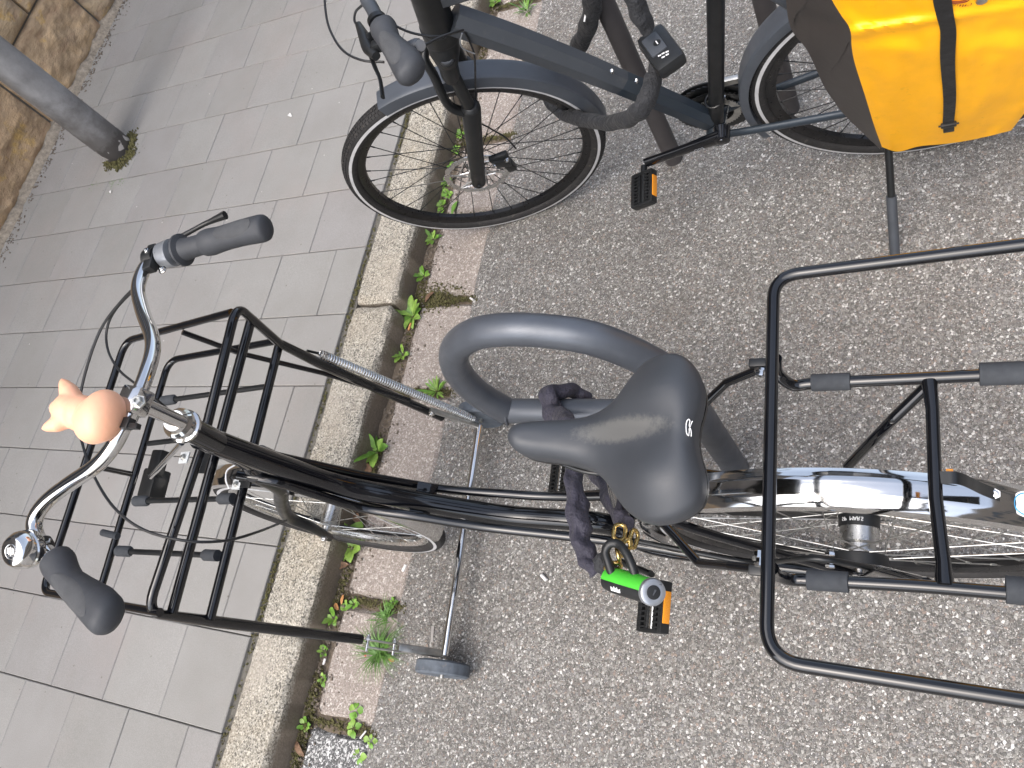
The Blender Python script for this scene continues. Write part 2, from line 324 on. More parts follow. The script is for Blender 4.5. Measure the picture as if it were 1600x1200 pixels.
def g_box(g, c, ax, ay, az_, hx, hy, hz, bev=0.0):
    c = V(c); ax, ay, az_ = V(ax).normalized(), V(ay).normalized(), V(az_).normalized()
    if bev <= 0:
        vs = [c + ax * hx * i + ay * hy * j + az_ * hz * k for i in (-1, 1) for j in (-1, 1) for k in (-1, 1)]
        return g.add(vs, [(0, 1, 3, 2), (4, 6, 7, 5), (0, 4, 5, 1), (2, 3, 7, 6), (0, 2, 6, 4), (1, 5, 7, 3)])
    bm = bmesh.new(); bmesh.ops.create_cube(bm, size=2)
    for v in bm.verts: v.co = V((v.co.x * hx, v.co.y * hy, v.co.z * hz))
    bmesh.ops.bevel(bm, geom=list(bm.edges), offset=bev, segments=2, affect='EDGES', profile=.6); bm.verts.index_update()
    r = g.add([c + ax * v.co.x + ay * v.co.y + az_ * v.co.z for v in bm.verts], [tuple(v.index for v in f.verts) for f in bm.faces]); bm.free(); return r
def box(name, c, ax, ay, az_, hx, hy, hz, m, parent, bev=0.0, **kw): return g_box(G(), c, ax, ay, az_, hx, hy, hz, bev).out(name, m, parent, **kw)
def basis(axis, hint=(0, 0, 1)):
    z = V(axis).normalized(); h = V(hint)
    if abs(z.dot(h)) > .98: h = V((1, 0, 0))
    x = (h - z * h.dot(z)).normalized(); return x, z.cross(x), z
def g_lathe(g, c, axis, prof, seg=28, cap=True):
    """prof: list of (distance along axis, radius)"""
    x, y, z = basis(axis); c = V(c); vs = []; fs = []
    for (h, r) in prof:
        for k in range(seg):
            a = 2 * math.pi * k / seg; vs.append(c + z * h + x * math.cos(a) * r + y * math.sin(a) * r)
    for i in range(len(prof) - 1):
        for k in range(seg): fs.append((i * seg + k, i * seg + (k + 1) % seg, (i + 1) * seg + (k + 1) % seg, (i + 1) * seg + k))
    if cap: fs.append(tuple(range(seg))); fs.append(tuple((len(prof) - 1) * seg + k for k in range(seg)))
    return g.add(vs, fs)
def lathe(name, c, axis, prof, m, parent, seg=28, **kw): return g_lathe(G(), c, axis, prof, seg).out(name, m, parent, **kw)
def g_bolt(g, c, axis, r=.005, h=.004):
    g_lathe(g, c, axis, [(-h, r * 1.35), (-h * .3, r * 1.35), (-h * .3, r), (h * .8, r * .95), (h, r * .8), (h, r * .45), (h * .3, r * .45)], 6); return g
def bolt(c, axis, parent, r=.005, h=.004, m='zinc'): return g_bolt(G(), c, axis, r, h).out('bolt', m, parent)
def text(name, s, size, c, xdir, ydir, m, parent, depth=.0003, align='CENTER'):
    cu = D.curves.new(name, 'FONT'); cu.body = s; cu.size = size; cu.extrude = depth; cu.align_x = align; cu.align_y = 'CENTER'; cu.resolution_u = 3
    tmp = D.objects.new(name, cu); COL.objects.link(tmp); dg = bpy.context.evaluated_depsgraph_get(); me = D.meshes.new_from_object(tmp.evaluated_get(dg)); D.objects.remove(tmp)
    x = V(xdir).normalized(); y = V(ydir); y = (y - x * y.dot(x)).normalized(); z = x.cross(y); og = origin_of(parent); c = V(c)
    for v in me.vertices: v.co = c + x * v.co.x + y * v.co.y + z * v.co.z - og
    me.materials.clear(); me.materials.append(M[m]); o = D.objects.new(name, me); COL.objects.link(o); o.parent = parent; return o
def grid_surface(name, rows, m, parent, closed_u=False, **kw):
    n = len(rows[0]); vs = [p for r in rows for p in r]; fs = []
    for i in range(len(rows) - 1):
        for k in range(n if closed_u else n - 1): fs.append((i * n + k, i * n + (k + 1) % n, (i + 1) * n + (k + 1) % n, (i + 1) * n + k))
    return obj(name, vs, fs, m, parent, **kw)
def vnoise(x, y, z=0.0, s=1.0):
    from mathutils import noise as mn
    return mn.noise(V((x * s, y * s, z * s)))

# ================================================================== SETTING
PZ = .10                      # pavement level above the road
Y_SLAB, Y_KT, Y_KF, Y_G1, Y_G0 = 1.686, 1.668, 1.515, 1.487, 1.283
WALL_Y = 3.885
def struct(name, v, f, m, parent=None, **kw):
    o = obj(name, v, f, m, parent, **kw)
    if parent is None: o['kind'] = 'structure'
    return o
# road: one sheet to the horizon with an uneven edge along the gutter stones
xs = [-60, -20, -6] + list(np.arange(-3, 6.01, .02)) + [12, 30, 60]
top = [V((x, Y_G0 + .006 + .010 * vnoise(x, 3, 0, 9) + .006 * vnoise(x, 8, 0, 31) + (.035 * max(0, vnoise(x, 1.7, 0, 2.2)) if -3 < x < 6 else 0), .004)) for x in xs]
low = [V((x, -60, .004)) for x in xs]; n = len(xs)
struct('road', top + low, [(i, i + 1, n + i + 1, n + i) for i in range(n - 1)], 'asphalt', smooth=False)
# compacted soil bed in the gutter
nx, ny = 450, 14; gx = np.linspace(-3, 6, nx); gy = np.linspace(Y_G0 - .1, Y_KF + .02, ny)
vs = [V((x, y, -.006 + .007 * vnoise(x, y, 0, 40) + .008 * vnoise(x, y, 5, 11) + (.010 if y > Y_G1 + .008 else 0))) for x in gx for y in gy]
struct('gutter_soil', vs, [(i * ny + j, i * ny + j + 1, (i + 1) * ny + j + 1, (i + 1) * ny + j) for i in range(nx - 1) for j in range(ny - 1)], 'soil')
struct('ground', [V((-60, Y_G0 - .1, -.03)), V((60, Y_G0 - .1, -.03)), V((60, 60, -.03)), V((-60, 60, -.03))], [(0, 1, 2, 3)], 'soil', smooth=False)
# gutter stones
gutter = empty('gutter'); gutter['kind'] = 'structure'
def worn_block(x0, x1, y0, y1, z0, z1, nu, nv, rad, amp, seed, facing=None):
    """rounded, slightly uneven stone: top sheet plus skirts"""
    vs = []; fs = []
    us = np.linspace(0, 1, nu); ws = np.linspace(0, 1, nv)
    for i, u in enumerate(us):
        for j, w_ in enumerate(ws):
            x = x0 + (x1 - x0) * u; y = y0 + (y1 - y0) * w_
            ex = min(u, 1 - u) * (x1 - x0); ey = min(w_, 1 - w_) * (y1 - y0)
            dz = 0
            for e in (ex, ey):
                if e < rad: dz += rad - math.sqrt(max(0, rad * rad - (rad - e) ** 2))
            z = z1 - dz * .8 + amp * vnoise(x, y, seed, 22) + amp * .6 * vnoise(x, y, seed, 60)
            cx = rad * 1.0 * (1 if (ex < rad and ey < rad) else 0)
            if ex < 1e-6: x += (amp * 1.6 * vnoise(y, seed, 0, 25)) + (rad * .35 if u < .5 else -rad * .35) * (1 if ey < rad * .7 else 0)
            if ey < 1e-6: y += (amp * 1.6 * vnoise(x, seed, 3, 16)) + (rad * .35 if w_ < .5 else -rad * .35) * (1 if ex < rad * .7 else 0)
            vs.append(V((x, y, z)))
    for i in range(nu - 1):
        for j in range(nv - 1): fs.append((i * nv + j, (i + 1) * nv + j, (i + 1) * nv + j + 1, i * nv + j + 1))
    ring = [i * nv for i in range(nu)] + [(nu - 1) * nv + j for j in range(1, nv)] + [i * nv + nv - 1 for i in range(nu - 2, -1, -1)] + [j for j in range(nv - 2, 0, -1)]
    k = len(vs)
    for q in ring: p = vs[q]; vs.append(V((p.x, p.y, z0)))
    for a in range(len(ring)): b = (a + 1) % len(ring); fs.append((ring[a], ring[b], k + b, k + a))
    return vs, fs
sx_ = [.177 + .31 * k for k in range(-9, 18)]
for k, x0 in enumerate(sx_):
    g = .011 + .007 * random.random(); x1 = x0 + .31
    yy = Y_G0 + random.uniform(-.006, .004)
    v, f = worn_block(x0 + g, x1 - g, yy, Y_G1 + random.uniform(-.004, .004), -.05, .006 + random.uniform(-.001, .002), 22, 14, .018, .0022, k * 3.1)
    obj('gutter_stone', v, f, 'gutter_dark' if abs(x0 + .443) < .01 else 'gutter_stone', gutter)
# kerb stones: granite, squared but worn
kerb = empty('kerb'); kerb['kind'] = 'structure'
KJ = [-2.93, -1.92, -.91, .070, 1.055, 2.09, 3.1, 4.12, 5.1]
for k in range(len(KJ) - 1):
    gk = lambda v: .0015 if abs(v - .07) < .01 else .006
    x0, x1 = KJ[k] + gk(KJ[k]), KJ[k + 1] - gk(KJ[k + 1])
    v, f = worn_block(x0, x1, Y_KF, Y_KT, -.06, PZ - .001, 64, 16, .014, .0035, k * 5.7)
    obj('kerb_stone', v, f, 'granite', kerb)
# pavement bed and slabs
pav = struct('pavement', [V((-60, Y_KT - .006, .088)), V((60, Y_KT - .006, .088)), V((60, WALL_Y + .1, .088)), V((-60, WALL_Y + .1, .088)), V((-60, Y_KT - .006, -.05)), V((60, Y_KT - .006, -.05))], [(0, 1, 2, 3), (0, 4, 5, 1)], 'joint', smooth=False)
PX, PY, X0 = .2475, .2435, -.2125
bank = {}
def slab_mesh(w_, d):
    key = (round(w_, 3), round(d, 3))
    if key in bank: return bank[key]
    bm = bmesh.new(); bmesh.ops.create_cube(bm, size=1)
    for v in bm.verts: v.co = V((v.co.x * w_, v.co.y * d, v.co.z * .04))
    bmesh.ops.bevel(bm, geom=[e for e in bm.edges if all(v.co.z > 0 for v in e.verts)], offset=.0022, segments=1, affect='EDGES')
    me = D.meshes.new('paving_slab'); bm.to_mesh(me); bm.free(); me.materials.append(M['slab']); bank[key] = me; return me
cnt = 0
for i in range(-6, 19):
    parB = (i % 2 == 1) if i != 8 else False
    if i == 6: parB = False
    y = 1.8085 - PY if parB else 1.93 - PY
    x = X0 + PX * i; k = 0
    while y < WALL_Y - .02:
        ya, yb = max(y, Y_SLAB), min(y + PY, WALL_Y - .01)
        if yb - ya > .03:
            gap = .0015; me = slab_mesh(PX - 2 * gap, yb - ya - .0020)
            o = D.objects.new('paving_slab', me); COL.objects.link(o); o.parent = pav
            o.location = (x + PX / 2, (ya + yb) / 2, PZ - .02 + random.uniform(-.0008, .0008)); o.rotation_euler = (random.uniform(-.003, .003), random.uniform(-.003, .003), random.uniform(-.002, .002)); cnt += 1
        y += PY
# sandstone building wall
wall = empty('sandstone_wall', (2.4, WALL_Y, PZ), 'rough brown and ochre sandstone block wall behind the pavement and steel pole', 'wall')
def rough_block(x0, x1, z0, z1, yf, depth, amp, seed, nu, nw):
    vs = []; fs = []
    for i in range(nu):
        for j in range(nw):
            u = i / (nu - 1); w_ = j / (nw - 1); x = x0 + (x1 - x0) * u; z = z0 + (z1 - z0) * w_
            e = min(u * (x1 - x0), (1 - u) * (x1 - x0), w_ * (z1 - z0), (1 - w_) * (z1 - z0))
            bul = min(1, e / .035) ** .5
            y = yf + .018 * (1 - bul) - amp * bul * (vnoise(x, z * 1.6, seed, 5) + .6 * vnoise(x + z, z, seed, 13) + .35 * vnoise(x, z, seed, 38))
            vs.append(V((x, y, z)))
    for i in range(nu - 1):
        for j in range(nw - 1): fs.append((i * nw + j, (i + 1) * nw + j, (i + 1) * nw + j + 1, i * nw + j + 1))
    ring = [i * nw for i in range(nu)] + [(nu - 1) * nw + j for j in range(1, nw)] + [i * nw + nw - 1 for i in range(nu - 2, -1, -1)] + [j for j in range(nw - 2, 0, -1)]
    k = len(vs)
    for q in ring: p = vs[q]; vs.append(V((p.x, yf + depth, p.z)))
    for a in range(len(ring)): b = (a + 1) % len(ring); fs.append((ring[a], ring[b], k + b, k + a))
    return vs, fs
zc = [.105, .43, .76, 1.08, 1.42]
for ci in range(len(zc) - 1):
    x = -3.0 + (.0 if ci % 2 == 0 else .31)
    xb = [-3.0, -2.2, -1.35, -.5, .3, 1.2, 2.19, 2.84, 3.6, 4.5, 5.4, 6.3, 7.2] if ci == 0 else [v + (.37 if ci % 2 else 0.05) + .08 * math.sin(v * 7 + ci) for v in (-3.4, -2.4, -1.35, -.5, .4, 1.3, 2.3, 3.2, 4.1, 5.0, 6.0, 7.0)]
    for k in range(len(xb) - 1):
        fine = ci < 3 and xb[k + 1] > .8 and xb[k] < 4
        gg = .007
        v, f = rough_block(xb[k] + gg, xb[k + 1] - gg, zc[ci] + gg, zc[ci + 1] - gg, WALL_Y + (.006 if ci == 0 else -.004 * (ci == 1)), .3, .022 if ci == 0 else .010, ci * 9.1 + k * 2.3, 56 if fine else 10, 26 if fine else 6)
        obj('block', v, f, 'sandstone', wall, angle=60)
obj('joint_mortar', [V((-3, WALL_Y + .03, .05)), V((7.2, WALL_Y + .03, .05)), V((7.2, WALL_Y + .03, 1.42)), V((-3, WALL_Y + .03, 1.42)), V((-3, WALL_Y + .4, 1.42)), V((7.2, WALL_Y + .4, 1.42))], [(0, 1, 2, 3), (3, 2, 5, 4)], 'joint', wall, smooth=False)
vs = []; fs = []; nn_ = 500
for i in range(nn_):
    x = -3 + 10.2 * i / (nn_ - 1); o_ = .028 * vnoise(x, 0, 0, 7) + .014 * vnoise(x, 0, 2, 30)
    for (dy, z) in ((0.03, .140 + o_ * .5), (.012, .132 + o_ * .6), (-.010 - o_ * .7, .116), (-.024 - o_ * .9, .099)): vs.append(V((x, WALL_Y + dy + .005 * vnoise(x, z, 1, 60), z + .004 * vnoise(x, dy, 4, 50))))
for i in range(nn_ - 1):
    for j in range(3): fs.append((i * 4 + j, (i + 1) * 4 + j, (i + 1) * 4 + j + 1, i * 4 + j + 1))
obj('mortar_fillet', vs, fs, 'mortar', wall, angle=60)
# added, unseen: upper house wall and facing row, narrowing the sky and filling reflections
M['render'] = m_soil('lime render', (.12, .10, .085), (.16, .14, .12), (.20, .175, .15), 3); M['pane'] = simple('dark window glass', (.02, .025, .03), .08, 0, .1, 5, 0)
g = G(); g_box(g, (2.1, WALL_Y + 3.05, 4.2), (1, 0, 0), (0, 1, 0), (0, 0, 1), 5.1, 3, 2.78); g.out('added_upper_wall', 'render', wall, smooth=False)
def facade(yc, zt, seed, parent, y_face, sgn, x0=-12, x1=16, z0=2.0):  # window panes for the added, unseen house fronts
    rs = random.Random(seed); k = 0; x = x0 + 1.2
    while x < x1 - 1:
        z = z0
        while z < zt - 1.8:
            box('window', (x, y_face + sgn * .02, z + .8), (1, 0, 0), (0, 1, 0), (0, 0, 1), .52, .05, .80, 'pane', parent); z += 2.9
        x += 2.1
facade(0, 6.8, 1, wall, WALL_Y + .02, -1, -3, 7, 2.2)
row = box('added_houses', (2, -18, 4.2), (1, 0, 0), (0, 1, 0), (0, 0, 1), 26, 4, 4.2, 'render', None); row['kind'] = 'structure'; facade(0, 8.2, 2, row, -14.0, 1, -22, 26, 1.2)  # unseen house row, added for chrome and paint to reflect
# ================================================================== POLE
pc = V((1.938, 3.291, PZ)); pole = empty('steel_pole', pc, 'thick weathered grey steel pole rising from the pavement before the stone wall', 'pole')
v_ = []; prof = [(-.02, .0715), (.05, .0718), (.12, .0712), (.4, .071), (1.0, .0705), (2.0, .07), (4.0, .066), (4.2, .066), (4.23, .03)]
lathe('post', pc, (0, 0, 1), prof, 'galv', pole, 48)
g = G()
for k in range(900):
    a = random.uniform(2.4, 6.0); rr = .068 + abs(random.gauss(0, .018)) + (.05 * random.random() if 3.5 < a < 4.6 else 0)
    p = pc + V((math.cos(a) * rr, math.sin(a) * rr, random.uniform(-.002, .010))); s = random.uniform(.002, .005)
    g_box(g, p, (random.random() + .1, random.random(), random.random()), (random.random(), -random.random() - .1, .3), (0, .2, 1), s, s * .7, s * .6)
g.out('moss', 'moss', None, smooth=False, kind='stuff')

# ================================================================== BIKE STANDS
st1 = empty('hoop_stand', (.605, .455, 0), 'grey tubular steel hoop bike stand with a loop end beside the black saddle', 'bike stand')
X = .603; TR = .030
def on_x(px, py, x):
    d = ray(px, py); return V((0, 0, CAM_H)) + d * (x / d.x)
hoop = [V((X, .455, -.01)), V((X, .455, .40))] + [on_x(x, y, X) for x, y in ((1052, 590), (1005, 560), (930, 530), (860, 518), (795, 515), (742, 522), (712, 545), (714, 578), (745, 613), (792, 642))]
CB = hoop[-1]
hp = [hoop[0]] + smoothpath(hoop[1:], 8)
tube('hoop_tube', hp, TR, 'stand_paint', st1, 28)
tube('crossbar', [CB, V((X, .455, CB.z))], .0285, 'stand_paint', st1, 24)
for t_ in (0.0,):
    q = [CB + V((math.cos(a) * .0315, -.0 + .012 * math.cos(a + 1), math.sin(a) * .0315)) for a in np.linspace(0, 2 * math.pi, 26)[:-1]]
    tube('weld_bead', q, .003, 'stand_paint', st1, 6, closed=True)
st2 = empty('hoop_stand', (1.54, .715, 0), 'dark grey brown steel stand post passing behind the anthracite bicycle frame', 'bike stand')
A_, B_ = V((1.53, .715, 0)), V((1.645, .40, 0)); zt_ = .86
u2 = (B_ - A_).normalized(); pts2 = [A_ - V((0, 0, .01)), A_ + V((0, 0, zt_)), B_ + V((0, 0, zt_)), B_ - V((0, 0, .01))]
tube('hoop_tube', fillet(pts2, .13, 12), .0255, 'stand_dark', st2, 24)

# ================================================================== WHEELS
def wheel(name, F, R, w_, root, rim_m, spoke_m, tyre_stripe, hub_prof, hub_m='alu', nsp=36, hubw=.03, hubr=.03, rimh=.018, rimw=.012, label=None, spr=.001):
    """wheel assembly in frame F whose contact is the origin"""
    C = F.p(0, 0, R); root_w = empty(name, C - origin_of(root)); root_w.parent = root
    def ring(prof, n=96):
        rows = []
        for k in range(n):
            a = 2 * math.pi * k / n; e = F.fw * math.cos(a) + F.up * math.sin(a); rows.append([C + e * r + F.rt * b for (r, b) in prof])
        rows.append(rows[0]); return rows
    def closed(prof):
        rr = ring(prof); g = G(); n = len(prof); m_ = len(rr) - 1
        vs = [p for r in rr[:-1] for p in r]; fs = [(i * n + j, i * n + (j + 1) % n, ((i + 1) % m_) * n + (j + 1) % n, ((i + 1) % m_) * n + j) for i in range(m_) for j in range(n)]
        return g.add(vs, fs)
    ty = closed([(R - w_ + w_ * math.cos(a), w_ * math.sin(a)) for a in np.linspace(0, 2 * math.pi, 19)[:-1] if math.cos(a) > -.8])
    # tread blocks
    nb = int(2 * math.pi * R / .0125)
    for k in range(nb):
        a = 2 * math.pi * k / nb
        for q in (-.75, -.38, 0, .38, .75):
            an = q + .0; aa = a + (.5 if q in (-.38, .38) else 0) * 2 * math.pi / nb
            e = F.fw * math.cos(aa) + F.up * math.sin(aa); tg = F.up * math.cos(aa) - F.fw * math.sin(aa)
            nrm = e * math.cos(an) + F.rt * math.sin(an); side = F.rt * math.cos(an) - e * math.sin(an)
            g_box(ty, C + e * (R - w_) + nrm * (w_ + .0004), tg, side, nrm, .0042, w_ * .13, .0012)
    ty.out('tyre', 'tyre', root_w, angle=50)
    if tyre_stripe:
        for s in (-1, 1):
            an = 1.28; rr_ = R - w_ + (w_ + .0009) * math.cos(an); bb = s * (w_ + .0009) * math.sin(an)
            an2 = 1.62; r2 = R - w_ + (w_ + .0009) * math.cos(an2); b2 = s * (w_ + .0009) * math.sin(an2)
            grid_surface('reflective_stripe', ring([(rr_, bb), (r2, b2)]), 'reflex', root_w)
    ri = R - w_ * 1.75
    closed([(ri + .004, -rimw), (ri - rimh * .5, -rimw), (ri - rimh, -rimw * .45), (ri - rimh, rimw * .45), (ri - rimh * .5, rimw), (ri + .004, rimw)]).out('rim', rim_m, root_w)
    hub = g_lathe(G(), C, F.rt, hub_prof, 32).out('hub', hub_m, root_w)
    rs = ri - rimh + .001
    for k in range(nsp):
        s = 1 if k % 2 else -1; a = 2 * math.pi * (k + .5) / nsp; tw = (1 if (k // 2) % 2 else -1) * 1.25
        p0 = C + (F.fw * math.cos(a + tw) + F.up * math.sin(a + tw)) * hubr + F.rt * (s * hubw); e = F.fw * math.cos(a) + F.up * math.sin(a); p1 = C + e * rs + F.rt * s * .002
        g = g_tube(G(), [p0, p1], spr, 6); u = (p0 - p1).normalized(); g_tube(g, [p1, p1 + u * .013], .0021, 6)
        g.out('spoke', spoke_m, root_w, smooth=False)
    for k in range(8):
        pass
    return root_w, C
def fender(name, F, C, R, hw, a0, a1, m, root, crown=.010, n=60, edge=.012, thick=.0012, ridge=0, pw=2.2, **kw):
    rows = []
    prof = []
    for j in range(17):
        t_ = -1 + 2 * j / 16; b = t_ * hw; dr = -crown * abs(t_) ** pw
        if abs(t_) > .97: dr -= edge
        if ridge: dr += ridge * math.exp(-((abs(t_) - .33) / .06) ** 2)
        prof.append((dr, b))
    prof = [(p[0] - thick * 2, p[1] * .985) for p in prof][::-1] + prof
    for i in range(n + 1):
        a = a0 + (a1 - a0) * i / n; e = F.fw * math.cos(a) + F.up * math.sin(a); rows.append([C + e * (R + dr) + F.rt * b for dr, b in prof])
    return grid_surface(name, rows, m, root, closed_u=True, **kw)

# ================================================================== BICYCLE 1 (black transport bike)
bk = empty('bicycle', B1.p(0, 0, 0), 'gloss black step-through transport bicycle with chrome handlebar and carriers front and rear', 'bicycle')
R1, R2 = .35, .288
HUBR = [(-.062, .008), (-.05, .008), (-.05, .045), (-.030, .045), (-.030, .038), (-.026, .038), (-.026, .026), (-.015, .026), (-.011, .031), (.010, .0315), (.012, .0315), (.036, .0325), (.036, .040), (.040, .040), (.040, .02), (.062, .008)]
rw, C1 = wheel('rear_wheel', B1, R1, .020, bk, 'rim_black', 'zinc', True, HUBR, 'alu', 36, .034, .038, spr=.0011)
lathe('hub_band', C1, B1.rt, [(.0135, .0328), (.014, .0334), (.0335, .0337), (.034, .033)], 'plastic_black', rw, 40)
lathe('brake_drum', C1, B1.rt, [(-.052, .040), (-.052, .0465), (-.034, .0465), (-.031, .044)], 'plastic_black', rw, 40)
for k in range(0):
    pass
# lettering on hub band, upside down as seen from above
hc = C1 + B1.up * .0338 + B1.rt * .024
for ch, off in zip('SRAM P5', range(7)):
    if ch == ' ': continue
    th = (3 - off) * .165 + 1.3; e = B1.fw * math.cos(th) + B1.up * math.sin(th); tg = B1.fw * math.sin(th) - B1.up * math.cos(th)
    text('lettering', ch, .0095, C1 + e * .0342 + B1.rt * .024, -tg * -1 if False else -(B1.fw * math.sin(th) - B1.up * math.cos(th)), -B1.rt, 'white', rw)
fender('rear_mudguard', B1, C1, .376, .031, math.radians(-12), math.radians(205), 'chrome', bk, .011, 90, .010, ridge=.0018)
FHUB = [(-.050, .006), (-.040, .006), (-.040, .013), (-.034, .013), (-.034, .030), (-.031, .030), (-.031, .020), (.031, .020), (.031, .030), (.034, .030), (.034, .013), (.04, .013), (.050, .006)]
fwl, C1f = wheel('front_wheel', F1, R2, .022, bk, 'alu', 'zinc', True, FHUB, 'alu', 28, .032, .028, spr=.0011)
fender('front_mudguard', F1, C1f, .304, .028, math.radians(42), math.radians(190), 'chrome', bk, .008, 70, .006, ridge=.0015)
# mudguard lip of front guard
# --- main frame
def F1m(*a): return B1.pl(*a)
head_top = B1.pl(292, 668, 0); head_bot = B1.pl(330, 708, 0); ax_head = (head_top - B1.p(.985, 0, .80)).normalized()
head_bot = head_top - ax_head * .215
tube('head_tube', [head_bot, head_top], .0205, 'gloss_black', bk, 24)
mt = smoothpath([B1.pl(312, 682, 0), B1.pl(368, 703, 0), B1.pl(438, 728, 0), B1.pl(520, 755, 0), B1.pl(610, 774, 0), B1.pl(700, 791, 0), B1.pl(800, 806, 0), B1.p(.50, 0, .345), B1.p(.452, 0, .292)], 8)
tube('down_tube', mt, .0215, 'gloss_black', bk, 24)
for s, pts in ((-1, [(372, 742), (430, 752), (480, 768), (562, 793), (645, 806), (760, 824), (887, 838), (990, 850)]), (1, [(400, 706), (480, 724), (562, 742), (640, 756), (700, 765), (780, 771), (887, 776)])):
    bs = np.linspace(.024, .045, len(pts)) * s
    path = [B1.pl(x, y, b) for (x, y), b in zip(pts, bs)]
    path += [B1.p(.2, s * .060, .385), B1.p(.03, s * .066, .352)] if s > 0 else [B1.p(.2, s * .062, .37), B1.p(.02, s * .068, .350)]
    tube('side_tube', smoothpath(path, 8), .0095, 'gloss_black', bk, 16)
for q, b in (((668, 762), .030), ((655, 806), -.030)): box('tube_bridge', B1.pl(*q, b), B1.pl(700, 791, 0) - B1.pl(610, 774, 0), B1.rt, B1.up, .020, .010, .0045, 'gloss_black', bk, .002)
bb = B1.p(.45, 0, .285)
lathe('bottom_bracket', bb, B1.rt, [(-.04, .019), (-.038, .022), (.038, .022), (.04, .019)], 'gloss_black', bk, 24)
seat_top = B1.p(.262, 0, .845)
tube('seat_tube', [bb, B1.p(.30, 0, .74)], .0155, 'gloss_black', bk, 20)
tube('seat_post', [B1.p(.30, 0, .73), seat_top], .0127, 'alu', bk, 20)
for s in (-1, 1):
    tube('chain_stay', smoothpath([bb + B1.rt * s * .02, B1.p(.36, s * .045, .30), B1.p(.15, s * .058, .325), B1.p(.0, s * .066, .345)], 6), .0095, 'gloss_black', bk, 14)
    tube('seat_stay', smoothpath([B1.p(.305, s * .018, .70), B1.p(.22, s * .045, .60), B1.p(.01, s * .066, .36)], 6), .0075, 'gloss_black', bk, 12)
    box('dropout', B1.p(.0, s * .067, .35), B1.fw, B1.up, B1.rt, .022, .018, .003, 'gloss_black', bk, .001)
    bolt(B1.p(0, s * .075, .35), B1.rt * s, bk, .0075, .006, 'chrome')
# chain case on the right, chain guard strap on the left, cable run
rows = []
for i in range(40):
    a = 2 * math.pi * i / 40; cx = .225 + (.23 + .0) * math.copysign(min(1, abs(math.cos(a)) ** .6), math.cos(a)); cz = .32 + .075 * math.copysign(abs(math.sin(a)) ** .8, math.sin(a))
    rows.append((cx, cz))
g = G(); n = len(rows)
g.add([B1.p(a, .045, c) for a, c in rows] + [B1.p(a, .078, c) for a, c in rows], [(i, (i + 1) % n, n + (i + 1) % n, n + i) for i in range(n)] + [tuple(range(n)), tuple(range(n, 2 * n))])
g.out('chain_case', 'satin_black', bk)
cab = smoothpath([B1.pl(995, 845, -.05), B1.pl(1080, 862, -.06), B1.pl(1180, 880, -.07), B1.pl(1260, 872, -.075), B1.pl(1345, 884, -.075), B1.pl(1440, 906, -.07)], 8)
tube('torque_arm', cab, .0045, 'satin_black', bk, 10)
# cranks and pedals
def pedal(c, fw, rt, up, root, name='pedal', mcol='plastic_black', L=.095, Wd=.066, endm='alu'):
    pr = empty(name, c - origin_of(root)); pr.parent = root; g = G()
    for s in (-1, 1):
        g_box(g, c + fw * s * Wd * .42, fw, rt, up, .0055, L * .5, .011, .002)
        g_box(g, c + fw * s * Wd * .17, fw, rt, up, .0045, L * .46, .009, .0015)
    for s in (-1, 1): g_box(g, c + rt * s * L * .47, fw, rt, up, Wd * .44, .004, .010, .002)
    for k in range(9):
        for s in (-1, 1): g_box(g, c + rt * (k - 4) * L * .1 + fw * s * Wd * .31 + up * .010, fw, rt, up, .011, .0016, .0022)
    g.out('pedal_body', mcol, pr)
    g_tube(G(), [c - rt * L * .5, c + rt * L * (.5 if L > .09 else .72)], .0085, 16).out('pedal_axle', endm, pr)
    for s in (-1, 1): box('reflector', c + fw * s * (Wd * .47 + .0005), fw, rt, up, .0035, L * .31, .0085, 'amber', pr, .001)
    return pr
pcn = B1.Z = None
def z_at(F, px, py, z): return atz(px, py, z)
pL = atz(1022, 955, .30)
crL = B1.p(.45, -.068, .285)
ce = pL + B1.rt * .052; ce = atz(1018, 897, .315)
tube('crank_arm', [crL, crL.lerp(ce, .5), ce], [.012, .010, .0095], 'satin_black', bk, 14, sx=.65)
pedal(atz(1022, 948, .305), B1.fw * .88 - B1.up * .475, B1.rt, B1.up * .88 + B1.fw * .475, bk)
crR = B1.p(.45, .075, .285); pe = crR - (ce - crL); pe = B1.pl(884, 750, .16)
tube('crank_arm', [crR, B1.pl(884, 776, .09)], [.012, .0095], 'satin_black', bk, 14)
pedal(B1.pl(878, 742, .14), B1.fw * .88 - B1.up * .475, B1.rt, B1.up * .88 + B1.fw * .475, bk)
# --- fork, headset, stem
crown = head_bot - ax_head * .015
lathe('fork_crown', crown, ax_head, [(-.03, .018), (-.025, .026), (.0, .026), (.012, .021)], 'gloss_black', bk, 24)
Ff = F1
for s in (-1, 1):
    dp = C1f + F1.rt * s * .052
    p0 = crown - ax_head * .012 + F1.rt * s * .022
    mid = p0.lerp(dp, .5) - F1.fw * .028 + F1.rt * s * .012
    if s < 0: path = [p0, F1.pl(436, 762, -.040), F1.pl(440, 785, -.048), F1.pl(452, 808, -.051), F1.pl(485, 823, -.052), F1.pl(515, 840, -.052)]
    else: path = [p0, p0.lerp(dp, .35) - F1.fw * .012, dp]
    q = smoothpath(path, 8); tube('fork_leg', q, lerp_r(len(q), [.014, .0155, .015, .0125, .010]), 'satin_black', bk, 16)
    bolt(dp + F1.rt * s * .01, F1.rt * s, bk, .0075, .006, 'chrome')
hs = [(.0, .024), (.004, .027), (.010, .027), (.012, .022), (.016, .022), (.018, .0245), (.026, .0245), (.030, .021), (.034, .0175), (.038, .0165), (.038, .012)]
lathe('headset', head_top, ax_head, hs, 'chrome', bk, 32)
clampc = B1.pl(211, 627, 0.0)
